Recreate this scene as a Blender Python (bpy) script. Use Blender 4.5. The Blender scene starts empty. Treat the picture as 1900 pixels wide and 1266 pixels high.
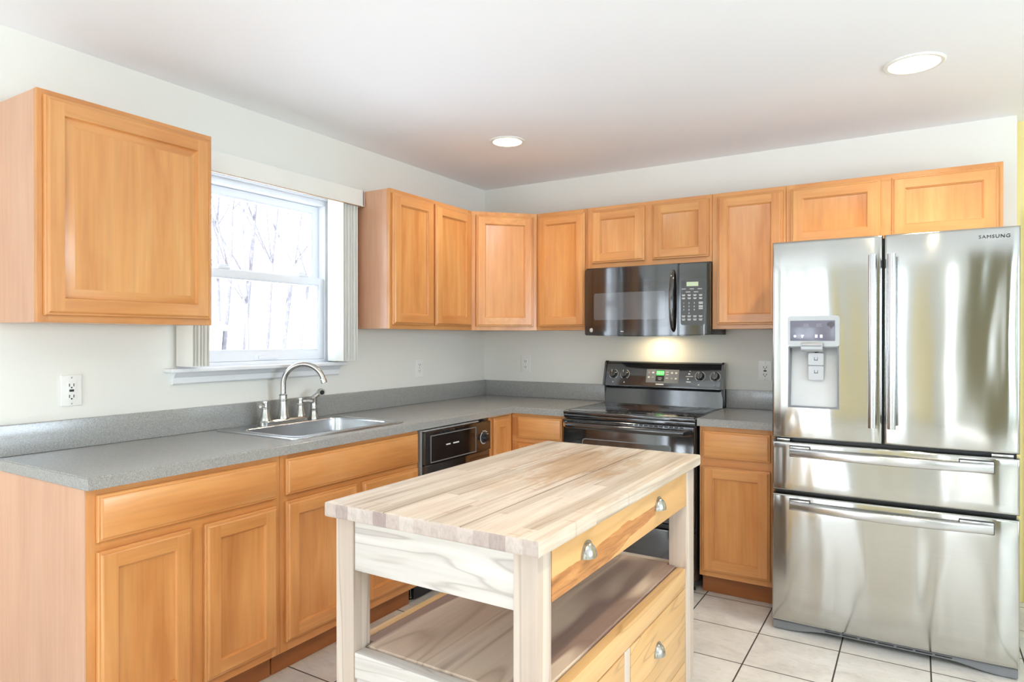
import bpy, bmesh, math, random
from mathutils import Vector, Matrix, noise as mnoise
PI = math.pi
R = math.radians
random.seed(7)
S = bpy.context.scene
COL = S.collection

# ------------------------------------------------------------------ camera
cam_d = bpy.data.cameras.new('camera')
cam = bpy.data.objects.new('camera', cam_d)
COL.objects.link(cam)
cam_d.sensor_width = 36.0
cam_d.lens = 1221.6 / 1900 * 36.0
cam_d.clip_start = 0.05
cam.location = (2.7148, -4.0333, 1.326)
cam.rotation_euler = (PI / 2 - 0.0036, 0, 0.551)
S.camera = cam

# ------------------------------------------------------------------ world, light, exposure
world = bpy.data.worlds.new('world')
S.world = world
world.use_nodes = True
bg = world.node_tree.nodes['Background']
bg.inputs[0].default_value = (0.93, 0.96, 1.0, 1)
bg.inputs[1].default_value = 3.2

def area(name, loc, rot, sx, sy, power, color):
    d = bpy.data.lights.new(name, 'AREA')
    d.shape = 'RECTANGLE'
    d.size = sx
    d.size_y = sy
    d.energy = power
    d.color = color
    o = bpy.data.objects.new(name, d)
    COL.objects.link(o)
    o.location = loc
    o.rotation_euler = rot
    return o

# daylight at the kitchen window, then fill lamps added at unseen, invented openings
area('daylight_kitchen_window', (-0.35, -1.92, 1.66), (0, R(-90), 0), 0.9, 0.95, 12, (0.66, 0.80, 1.0))
area('fill_patio_door', (1.0, -6.95, 1.05), (R(98), 0, 0), 1.7, 1.9, 32, (0.70, 0.84, 1.0))  # added fill, tilted up to brighten the ceiling
area('fill_rear_window', (4.75, -6.95, 1.45), (R(98), 0, 0), 1.35, 1.1, 62, (0.74, 0.90, 1.0))  # added fill behind the camera, tilted up as well
area('fill_sidelight', (3.19, -6.95, 1.08), (R(90), 0, 0), 0.2, 1.9, 10, (0.84, 0.91, 1.0))  # added for the bright band in the refrigerator
area('fill_right_window', (5.9, -2.6, 1.45), (0, R(106), 0), 1.1, 1.9, 85, (0.68, 0.83, 1.0))  # added to brighten the back of the kitchen
area('fill_left_window', (-0.35, -5.2, 1.5), (0, R(-97), 0), 1.15, 1.45, 26, (0.72, 0.85, 1.0))  # added fill from the left, behind the camera
sun_d = bpy.data.lights.new('sun', 'SUN')
sun_d.energy = 19.0
sun_d.angle = R(1.0)
sun_d.color = (0.95, 0.97, 1.0)
sun = bpy.data.objects.new('sun', sun_d)
COL.objects.link(sun)
sun.rotation_euler = (R(52), 0, R(-4))      # low winter sun from behind the camera, falling on the floor inside the added patio door

S.view_settings.view_transform = 'Standard'
S.view_settings.look = 'None'
S.view_settings.exposure = 0.34
S.view_settings.gamma = 1.0
S.view_settings.use_curve_mapping = False
S.cycles.max_bounces = 10
S.cycles.diffuse_bounces = 8
S.cycles.glossy_bounces = 5
S.cycles.transparent_max_bounces = 12
S.cycles.sample_clamp_indirect = 6.0
S.cycles.caustics_reflective = False
S.cycles.caustics_refractive = False

# ------------------------------------------------------------------ materials
def lin(c):
    return tuple(((x / 255) / 12.92 if x / 255 <= 0.04045 else (((x / 255) + 0.055) / 1.055) ** 2.4) for x in c)

class NT:
    def __init__(self, name):
        self.m = bpy.data.materials.new(name)
        self.m.use_nodes = True
        self.t = self.m.node_tree
        self.t.nodes.clear()
        self.out = self.n('ShaderNodeOutputMaterial')
    def n(self, typ, **kw):
        nd = self.t.nodes.new(typ)
        for k, v in kw.items():
            setattr(nd, k, v)
        return nd
    def l(self, a, b):
        self.t.links.new(a, b)
    def val(self, sock, v):
        if hasattr(v, 'links') or isinstance(v, bpy.types.NodeSocket):
            self.l(v, sock)
        else:
            sock.default_value = v
    def math(self, op, a, b=0.0, c=0.0):
        nd = self.n('ShaderNodeMath', operation=op)
        self.val(nd.inputs[0], a); self.val(nd.inputs[1], b)
        if op in ('MULTIPLY_ADD',):
            self.val(nd.inputs[2], c)
        return nd.outputs[0]
    def noise(self, vec, scale, detail=3.0, rough=0.55, dist=0.0):
        nd = self.n('ShaderNodeTexNoise')
        nd.inputs['Scale'].default_value = scale
        nd.inputs['Detail'].default_value = detail
        nd.inputs['Roughness'].default_value = rough
        nd.inputs['Distortion'].default_value = dist
        self.l(vec, nd.inputs['Vector'])
        return nd.outputs['Fac']
    def ramp(self, fac, stops):
        nd = self.n('ShaderNodeValToRGB')
        el = nd.color_ramp.elements
        while len(el) > 1:
            el.remove(el[-1])
        el[0].position = stops[0][0]
        el[0].color = (*stops[0][1], 1)
        for p, c in stops[1:]:
            e = el.new(p)
            e.color = (*c, 1)
        self.l(fac, nd.inputs[0])
        return nd.outputs[0]
    def mix(self, fac, a, b, mode='MIX'):
        nd = self.n('ShaderNodeMix', data_type='RGBA', blend_type=mode)
        self.val(nd.inputs[0], fac)
        self.val(nd.inputs[6], (*a, 1) if isinstance(a, tuple) else a)
        self.val(nd.inputs[7], (*b, 1) if isinstance(b, tuple) else b)
        return nd.outputs[2]
    def mapping(self, vec, scale=(1, 1, 1), loc=(0, 0, 0), rot=(0, 0, 0)):
        nd = self.n('ShaderNodeMapping')
        nd.inputs['Scale'].default_value = scale
        nd.inputs['Location'].default_value = loc
        nd.inputs['Rotation'].default_value = rot
        self.l(vec, nd.inputs['Vector'])
        return nd.outputs[0]
    def obj(self, rnd=True):
        tc = self.n('ShaderNodeTexCoord')
        if not rnd:
            return tc.outputs['Object']
        oi = self.n('ShaderNodeObjectInfo')
        ml = self.math('MULTIPLY', oi.outputs['Random'], 23.0)
        ad = self.n('ShaderNodeVectorMath', operation='ADD')
        self.l(tc.outputs['Object'], ad.inputs[0])
        cb = self.n('ShaderNodeCombineXYZ')
        self.l(ml, cb.inputs[0]); self.l(ml, cb.inputs[1]); self.l(ml, cb.inputs[2])
        self.l(cb.outputs[0], ad.inputs[1])
        return ad.outputs[0]
    def bump(self, h, strength=0.2, dist=0.002):
        nd = self.n('ShaderNodeBump')
        nd.inputs['Strength'].default_value = strength
        nd.inputs['Distance'].default_value = dist
        self.l(h, nd.inputs['Height'])
        return nd.outputs[0]
    def principled(self, color, rough=0.5, metal=0.0, normal=None, coat=0.0, spec=0.5, **kw):
        p = self.n('ShaderNodeBsdfPrincipled')
        self.val(p.inputs['Base Color'], (*color, 1) if isinstance(color, tuple) else color)
        self.val(p.inputs['Roughness'], rough)
        p.inputs['Metallic'].default_value = metal
        p.inputs['Specular IOR Level'].default_value = spec
        p.inputs['Coat Weight'].default_value = coat
        p.inputs['Coat Roughness'].default_value = 0.12
        for k, v in kw.items():
            self.val(p.inputs[k], v)
        if normal is not None:
            self.l(normal, p.inputs['Normal'])
        self.l(p.outputs[0], self.out.inputs[0])
        return p

def plain(name, rgb, rough=0.5, metal=0.0, coat=0.0, spec=0.5, var=0.03, vscale=8.0):
    k = NT(name)
    c = lin(rgb)
    v = k.noise(k.obj(False), vscale, 2)
    col = k.ramp(v, [(0.3, tuple(x * (1 - var) for x in c)), (0.7, tuple(min(1, x * (1 + var)) for x in c))])
    k.principled(col, rough, metal, coat=coat, spec=spec)
    return k.m

def wood(name, light, mid, dark, axis, streak=1.0, rough=0.33, coat=0.15, blotch=1.6, fig=0.35):
    """fine grained wood whose grain runs along the given object axis"""
    k = NT(name)
    o = k.obj()
    a = {'x': (0.10, 1, 1), 'y': (1, 0.10, 1), 'z': (1, 1, 0.10)}[axis]
    v1 = k.mapping(o, tuple(s * 9 for s in a))
    v2 = k.mapping(o, tuple(s * 70 if s == 1 else 3.0 for s in a))
    a3 = {'x': (0.35, 1, 1), 'y': (1, 0.35, 1), 'z': (1, 1, 0.35)}[axis]
    v3 = k.mapping(o, tuple(s * 3.2 for s in a3))
    n1 = k.noise(v1, 1.0, 4, 0.6, 0.8)
    n2 = k.noise(v2, 1.0, 2, 0.5)
    n3 = k.noise(v3, blotch, 3, 0.6, fig)
    c = k.ramp(n3, [(0.28, lin(dark)), (0.5, lin(mid)), (0.72, lin(light))])
    c = k.mix(0.55, c, k.ramp(n1, [(0.3, lin(dark)), (0.48, lin(mid)), (0.7, lin(light))]))
    g = k.ramp(n2, [(0.3, (1 - 0.16 * streak,) * 3), (0.6, (1, 1, 1))])
    c = k.mix(0.6, c, g, 'MULTIPLY')
    # per piece tone
    oi = k.n('ShaderNodeObjectInfo')
    t = k.ramp(oi.outputs['Random'], [(0, (0.93, 0.92, 0.90)), (1, (1.0, 1.0, 1.0))])
    c = k.mix(1.0, c, t, 'MULTIPLY')
    k.principled(c, rough, normal=k.bump(n2, 0.05, 0.001), coat=coat)
    return k.m

M = {}
mapl = ((228, 172, 110), (215, 150, 88), (192, 122, 64))
M['maple_v'] = wood('honey_maple_vertical', *mapl, 'z')
M['maple_h'] = wood('honey_maple_horizontal', *mapl, 'x')
M['maple_side'] = wood('maple_veneer_side', (222, 176, 146), (213, 164, 132), (200, 148, 116), 'z', streak=0.7, blotch=1.0, coat=0.25, rough=0.3)
M['wood_dark'] = wood('toe_kick_wood', (176, 112, 62), (160, 98, 52), (140, 82, 42), 'x', streak=0.6)
M['wall'] = plain('off_white_wall_paint', (232, 232, 225), 0.75, spec=0.25, var=0.008, vscale=2)
M['ceil'] = plain('ceiling_paint', (242, 244, 248), 0.85, spec=0.2, var=0.005, vscale=2)
M['khaki'] = plain('khaki_wall_paint', (138, 130, 94), 0.75, spec=0.2, var=0.01)
M['yellow'] = plain('pale_yellow_wall_paint', (238, 222, 160), 0.7, spec=0.2, var=0.01)
M['vinyl'] = plain('white_window_vinyl', (232, 235, 240), 0.35, var=0.005)
M['trimw'] = plain('white_trim_paint', (232, 234, 236), 0.4, var=0.01)
M['vane'] = plain('ivory_blind_vane', (232, 231, 224), 0.5, var=0.01)
M['plate'] = plain('white_outlet_plastic', (236, 236, 232), 0.3, var=0.005)
M['tan'] = plain('tan_edge_strip', (176, 138, 98), 0.5)
M['slot'] = plain('dark_slot', (40, 38, 36), 0.5)
M['black'] = plain('gloss_black_enamel', (24, 25, 28), 0.08, spec=0.9, coat=1.0, var=0.05)
M['blackm'] = plain('satin_black_plastic', (30, 30, 33), 0.35, var=0.05)
M['blackdw'] = plain('brown_black_gloss_panel', (30, 21, 17), 0.09, coat=1.0, spec=0.8, var=0.05)
M['panelgrey'] = plain('keypad_grey', (72, 74, 76), 0.35, var=0.04)
M['clockgrey'] = plain('clock_panel_grey', (128, 130, 134), 0.3, var=0.04)
M['mark'] = plain('white_print', (222, 222, 222), 0.5, var=0.01)
M['markdk'] = plain('dark_print', (50, 50, 54), 0.4, var=0.01)
M['chrome'] = plain('chrome', (215, 215, 215), 0.08, 1.0, var=0.01)
M['nickel'] = plain('brushed_nickel', (186, 184, 178), 0.24, 1.0, var=0.02)
M['paddle'] = plain('satin_grey_paddle', (168, 168, 168), 0.3, 0.3, var=0.02)
M['greyplastic'] = plain('grey_plastic_trim', (120, 122, 126), 0.4, var=0.03)
M['silverp'] = plain('silver_satin_panel', (164, 166, 166), 0.32, 0.35, var=0.02)
M['rubber'] = plain('caster_rubber', (50, 50, 52), 0.5)
M['white_metal'] = plain('white_lamp_trim', (235, 235, 230), 0.4, var=0.01)
M['bark'] = plain('winter_bark', (106, 106, 114), 0.9, var=0.2, vscale=12)
M['snow'] = plain('winter_lawn', (238, 238, 240), 0.9, var=0.05, vscale=0.5)
M['shed'] = plain('shed_siding', (214, 212, 208), 0.8)
M['shedwin'] = plain('shed_window', (120, 150, 190), 0.3)
M['fence'] = plain('fence_metal', (170, 170, 176), 0.7)
M['door_w'] = plain('white_door_paint', (228, 228, 222), 0.45)
M['brown'] = plain('dark_brown_wood', (70, 48, 40), 0.4, var=0.1)

def emis(name, rgb, strength, base=None):
    k = NT(name)
    v = k.noise(k.obj(False), 5, 1)
    c = lin(rgb)
    col = k.ramp(v, [(0.2, tuple(x * 0.97 for x in c)), (0.8, c)])
    p = k.principled(col, 0.4)
    k.l(col, p.inputs['Emission Color'])
    p.inputs['Emission Strength'].default_value = strength
    return k.m
M['bulb'] = emis('lamp_glow', (255, 250, 214), 9.0)
M['green'] = emis('green_display', (60, 205, 90), 0.75)
M['greendk'] = emis('green_digits', (190, 255, 190), 1.0)
M['lcd'] = emis('pale_lcd', (176, 190, 160), 0.25)
M['icon'] = emis('blue_white_icon', (205, 205, 255), 1.0)

def glass(name, tint, refl=0.5, base=0.03):
    k = NT(name)
    tr = k.n('ShaderNodeBsdfTransparent'); tr.inputs[0].default_value = (*tint, 1)
    gl = k.n('ShaderNodeBsdfGlossy'); gl.inputs['Roughness'].default_value = 0.02
    fr = k.n('ShaderNodeFresnel'); fr.inputs[0].default_value = 1.45
    nz = k.noise(k.obj(False), 1.0, 1)
    f = k.math('MULTIPLY_ADD', fr.outputs[0], refl, base)
    f = k.math('MULTIPLY', f, k.math('MULTIPLY_ADD', nz, 0.1, 0.95))
    mx = k.n('ShaderNodeMixShader')
    k.l(f, mx.inputs[0]); k.l(tr.outputs[0], mx.inputs[1]); k.l(gl.outputs[0], mx.inputs[2])
    k.l(mx.outputs[0], k.out.inputs[0])
    return k.m
M['glass'] = glass('window_glass', (0.97, 0.98, 0.98))

def counter_mat():
    k = NT('speckled_grey_laminate')
    o = k.obj(False)
    a = k.noise(o, 420, 2, 0.7)
    b = k.noise(o, 150, 2, 0.6)
    c = k.ramp(a, [(0.34, lin((112, 112, 111))), (0.5, lin((152, 152, 149))), (0.66, lin((184, 184, 180)))])
    c = k.mix(0.35, c, k.ramp(b, [(0.35, lin((134, 134, 132))), (0.65, lin((168, 168, 165)))]))
    k.principled(c, 0.2, spec=0.8, normal=k.bump(a, 0.02, 0.0004))
    return k.m
M['counter'] = counter_mat()

def tile_mat():
    k = NT('mottled_ceramic_floor_tile')
    o = k.obj(False)
    mp = k.mapping(o, (1, 1, 1), (-1.785 + 0.327 * 20, 0.608 + 0.327 * 40, 0))
    br = k.n('ShaderNodeTexBrick')
    br.offset = 0.0; br.squash = 1.0
    br.inputs['Scale'].default_value = 1.0
    br.inputs['Brick Width'].default_value = 0.327
    br.inputs['Row Height'].default_value = 0.327
    br.inputs['Mortar Size'].default_value = 0.0032
    br.inputs['Mortar Smooth'].default_value = 0.15
    br.inputs['Color1'].default_value = (0, 0, 0, 1)
    br.inputs['Color2'].default_value = (1, 1, 1, 1)
    k.l(mp, br.inputs['Vector'])
    n1 = k.noise(o, 5.5, 5, 0.62, 0.6)
    n2 = k.noise(k.mapping(o, (1.0, 2.6, 1), (0, 0, 0), (0, 0, 0.5)), 16, 5, 0.7, 1.2)
    c = k.ramp(n1, [(0.32, lin((200, 196, 189))), (0.5, lin((220, 217, 211))), (0.7, lin((232, 230, 225)))])
    c = k.mix(0.35, c, k.ramp(n2, [(0.3, lin((160, 156, 150))), (0.46, lin((214, 211, 204))), (0.7, lin((234, 232, 228)))]))
    t = k.ramp(br.outputs['Color'], [(0, (0.95, 0.95, 0.95)), (1, (1, 1, 1))])
    c = k.mix(1.0, c, t, 'MULTIPLY')
    c = k.mix(br.outputs['Fac'], c, lin((66, 60, 54)))
    inv = k.math('SUBTRACT', 1.0, br.outputs['Fac'])
    rg = k.math('MULTIPLY_ADD', br.outputs['Fac'], 0.4, 0.32)
    k.principled(c, rg, normal=k.bump(inv, 0.5, 0.002))
    return k.m
M['tile'] = tile_mat()

def steel_mat(name, wavy, base=(190, 190, 186), rough=0.2, sx=5.0, aniso=0.75):
    k = NT(name)
    o = k.obj(False)
    n = k.noise(k.mapping(o, (sx, 1.0, 0.75)), 1.0, 1.5, 0.4, 0.5)
    fine = k.noise(k.mapping(o, (1.5, 30, 900)), 1.0, 1, 0.5)
    c = k.ramp(fine, [(0.3, tuple(x * 0.95 for x in lin(base))), (0.7, lin(base))])
    tg = k.n('ShaderNodeTangent'); tg.direction_type = 'RADIAL'; tg.axis = 'Z'
    b = k.bump(n, wavy, 0.02)
    p = k.principled(c, rough, 1.0, normal=b)
    p.inputs['Anisotropic'].default_value = aniso
    p.inputs['Anisotropic Rotation'].default_value = 0.25
    k.l(tg.outputs[0], p.inputs['Tangent'])
    return k.m
M['steel'] = steel_mat('brushed_stainless_door', 0.6, rough=0.13, sx=4.0, aniso=0.8)
M['steel_plain'] = steel_mat('stainless_bar', 0.0, (196, 196, 196), 0.22, aniso=0.3)
M['sinksteel'] = steel_mat('sink_stainless', 0.0, (205, 206, 208), 0.26, aniso=0.2)

def block_mat(name, tones, endgrain=False):
    """butcher block: staves along y with their own tones, a worn ochre patch and dark seams"""
    k = NT(name)
    o = k.obj(False)
    sp = k.n('ShaderNodeSeparateXYZ'); k.l(o, sp.inputs[0])
    w = 0.043
    xi = k.math('FLOOR', k.math('DIVIDE', sp.outputs[0], w))
    wn0 = k.n('ShaderNodeTexWhiteNoise', noise_dimensions='1D'); k.l(xi, wn0.inputs['W'])
    yo = k.math('MULTIPLY_ADD', wn0.outputs['Value'], 0.7, sp.outputs[1])
    yi = k.math('FLOOR', k.math('DIVIDE', yo, 1.1))
    cb = k.n('ShaderNodeCombineXYZ'); k.l(xi, cb.inputs[0]); k.l(yi, cb.inputs[1])
    wn = k.n('ShaderNodeTexWhiteNoise', noise_dimensions='2D'); k.l(cb.outputs[0], wn.inputs['Vector'])
    off = k.n('ShaderNodeVectorMath', operation='MULTIPLY_ADD')
    k.l(wn.outputs['Color'], off.inputs[0]); off.inputs[1].default_value = (7, 7, 7); k.l(o, off.inputs[2])
    g1 = k.noise(k.mapping(off.outputs[0], (38, 0.9, 38)), 1.0, 4, 0.6, 1.2)
    g2 = k.noise(k.mapping(off.outputs[0], (130, 5, 130)), 1.0, 2, 0.5, 0.4)
    base = k.ramp(wn.outputs['Value'], [(0.0, lin(tones[0])), (0.5, lin(tones[1])), (1.0, lin(tones[2]))])
    gr = k.ramp(g1, [(0.30, (0.56, 0.49, 0.45)), (0.41, (0.86, 0.82, 0.79)), (0.55, (1, 1, 1))])
    c = k.mix(0.85, base, gr, 'MULTIPLY')
    c = k.mix(0.5, c, k.ramp(g2, [(0.3, (0.80, 0.76, 0.72)), (0.6, (1, 1, 1))]), 'MULTIPLY')
    # worn oil patch
    big = k.noise(k.mapping(o, (2.8, 1.6, 1)), 1.0, 3, 0.55, 0.5)
    pat = k.ramp(big, [(0.48, (0, 0, 0)), (0.66, (1, 1, 1))])
    c = k.mix(k.math('MULTIPLY', pat, 0.30), c, lin((222, 188, 140)), 'MULTIPLY')
    # oil stained area left by use, around the middle of the far half
    ex_ = k.math('DIVIDE', k.math('SUBTRACT', sp.outputs[0], 0.34), 0.22)
    ey_ = k.math('DIVIDE', k.math('SUBTRACT', sp.outputs[1], 0.20), 0.36)
    rr_ = k.math('SQRT', k.math('ADD', k.math('MULTIPLY', ex_, ex_), k.math('MULTIPLY', ey_, ey_)))
    nn_ = k.noise(k.mapping(o, (16, 4, 1)), 1.0, 4, 0.65, 0.8)
    rr_ = k.math('ADD', rr_, k.math('MULTIPLY_ADD', nn_, 2.4, -1.2))
    st_ = k.ramp(rr_, [(0.35, (1, 1, 1)), (0.95, (0, 0, 0))])
    c = k.mix(k.math('MULTIPLY', st_, 0.6), c, lin((208, 166, 104)), 'MULTIPLY')
    # knife scars
    sc = k.noise(k.mapping(o, (18, 75, 1), (0, 0, 0), (0, 0, 0.9)), 1.0, 2, 0.5, 0.6)
    scm = k.ramp(sc, [(0.66, (0, 0, 0)), (0.72, (1, 1, 1))])
    c = k.mix(k.math('MULTIPLY', scm, 0.28), c, lin((150, 104, 66)))
    # two joints between planks
    for sx_, wd in ((0.205, 0.0016), (0.437, 0.0022)):
        d = k.math('ABSOLUTE', k.math('SUBTRACT', sp.outputs[0], sx_))
        m_ = k.math('LESS_THAN', d, wd)
        c = k.mix(k.math('MULTIPLY', m_, 0.75), c, lin((92, 66, 48)))
    k.principled(c, 0.42, normal=k.bump(g2, 0.08, 0.001), spec=0.4)
    return k.m
M['block'] = block_mat('worn_butcher_block', ((203, 194, 181), (214, 205, 192), (192, 182, 168)))

def endgrain_mat():
    k = NT('butcher_block_end_grain')
    o = k.obj(False)
    sp = k.n('ShaderNodeSeparateXYZ'); k.l(o, sp.inputs[0])
    xi = k.math('FLOOR', k.math('DIVIDE', sp.outputs[0], 0.043))
    wn = k.n('ShaderNodeTexWhiteNoise', noise_dimensions='1D'); k.l(xi, wn.inputs['W'])
    base = k.ramp(wn.outputs['Value'], [(0.0, lin((166, 148, 142))), (0.5, lin((188, 172, 162))), (1.0, lin((206, 194, 184)))])
    g = k.noise(k.mapping(o, (60, 60, 30)), 1.0, 3, 0.6, 1.5)
    c = k.mix(0.6, base, k.ramp(g, [(0.3, (0.7, 0.66, 0.66)), (0.6, (1, 1, 1))]), 'MULTIPLY')
    k.principled(c, 0.5)
    return k.m
M['endgrain'] = endgrain_mat()

def figured(name, light, mid, dark, heart, axis, amount=0.5, scale=1.0):
    k = NT(name)
    o = k.obj()
    s = {'x': (0.9, 9, 9), 'y': (9, 0.9, 9), 'z': (9, 9, 0.9)}[axis]
    f = {'x': (2, 90, 90), 'y': (90, 2, 90), 'z': (90, 90, 2)}[axis]
    n1 = k.noise(k.mapping(o, tuple(v * scale for v in s)), 1.0, 2, 0.5, 0.6)
    n2 = k.noise(k.mapping(o, f), 1.0, 2, 0.5)
    band = k.math('FRACT', k.math('MULTIPLY', n1, 7.0))
    c = k.ramp(n1, [(0.3, lin(mid)), (0.5, lin(light)), (0.7, lin(mid))])
    line = k.ramp(band, [(0.0, (0.60, 0.54, 0.51)), (0.08, (0.93, 0.91, 0.90)), (0.5, (1, 1, 1)), (0.88, (0.95, 0.93, 0.92)), (1.0, (0.60, 0.54, 0.51))])
    c = k.mix(0.7, c, line, 'MULTIPLY')
    hm = k.ramp(n1, [(0.60 - 0.1 * amount, (0, 0, 0)), (0.66 - 0.1 * amount, (1, 1, 1)), (0.74, (1, 1, 1)), (0.78, (0, 0, 0))])
    c = k.mix(k.math('MULTIPLY', hm, 0.75 * amount), c, lin(heart))
    c = k.mix(0.5, c, k.ramp(n2, [(0.3, (0.88, 0.86, 0.84)), (0.6, (1, 1, 1))]), 'MULTIPLY')
    k.principled(c, 0.4, spec=0.4, coat=0.05)
    return k.m
M['birch_x'] = figured('pale_island_wood_lengthwise', (220, 215, 208), (208, 202, 195), (186, 177, 171), (166, 152, 148), 'x', 0.55, 1.25)
M['birch_z'] = figured('pale_island_wood_upright', (212, 198, 184), (200, 185, 170), (178, 158, 142), (166, 142, 124), 'z', 0.4, 0.8)
M['birch_y'] = figured('pale_island_wood_side', (222, 182, 128), (208, 166, 110), (200, 160, 110), (190, 140, 90), 'y', 0.3, 0.8)
M['heart_y'] = figured('heartwood_drawer_face', (234, 200, 146), (226, 186, 128), (190, 140, 90), (170, 104, 52), 'y', 1.0, 0.75)
def heart_mat():
    k = NT('drawer_face_with_brown_heartwood')
    o = k.obj(False)
    sp = k.n('ShaderNodeSeparateXYZ'); k.l(o, sp.inputs[0])
    n1 = k.noise(k.mapping(o, (1, 3.2, 9)), 1.0, 3, 0.55, 0.6)
    n2 = k.noise(k.mapping(o, (1, 6, 60)), 1.0, 3, 0.6, 1.0)
    n3 = k.noise(k.mapping(o, (1, 2, 16)), 1.0, 2, 0.5, 1.2)
    c = k.ramp(n3, [(0.3, lin((206, 160, 104))), (0.6, lin((220, 174, 116)))])
    zz = k.math('MULTIPLY_ADD', n1, 0.05, sp.outputs[2])
    zz = k.math('MULTIPLY_ADD', sp.outputs[1], -0.02, zz)          # band climbs and thins towards the far end
    lowm = k.math('LESS_THAN', zz, 0.824)
    lim = k.math('MULTIPLY_ADD', sp.outputs[1], 0.085, 0.782)
    upm = k.math('GREATER_THAN', zz, lim)
    ym = k.math('LESS_THAN', sp.outputs[1], 0.16)
    m_ = k.math('MULTIPLY', k.math('MULTIPLY', lowm, upm), ym)
    heart = k.ramp(n2, [(0.3, lin((134, 78, 38))), (0.55, lin((186, 122, 66))), (0.75, lin((206, 150, 92)))])
    c = k.mix(k.math('MULTIPLY', m_, 0.85), c, heart)
    k.principled(c, 0.4, spec=0.4)
    return k.m
M['heart_y'] = heart_mat()
M['shelfw'] = figured('island_shelf_wood', (214, 196, 176), (198, 174, 152), (168, 144, 126), (138, 112, 104), 'y', 1.1, 0.7)
M['gap'] = plain('dark_joint', (60, 42, 30), 0.8)

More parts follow.
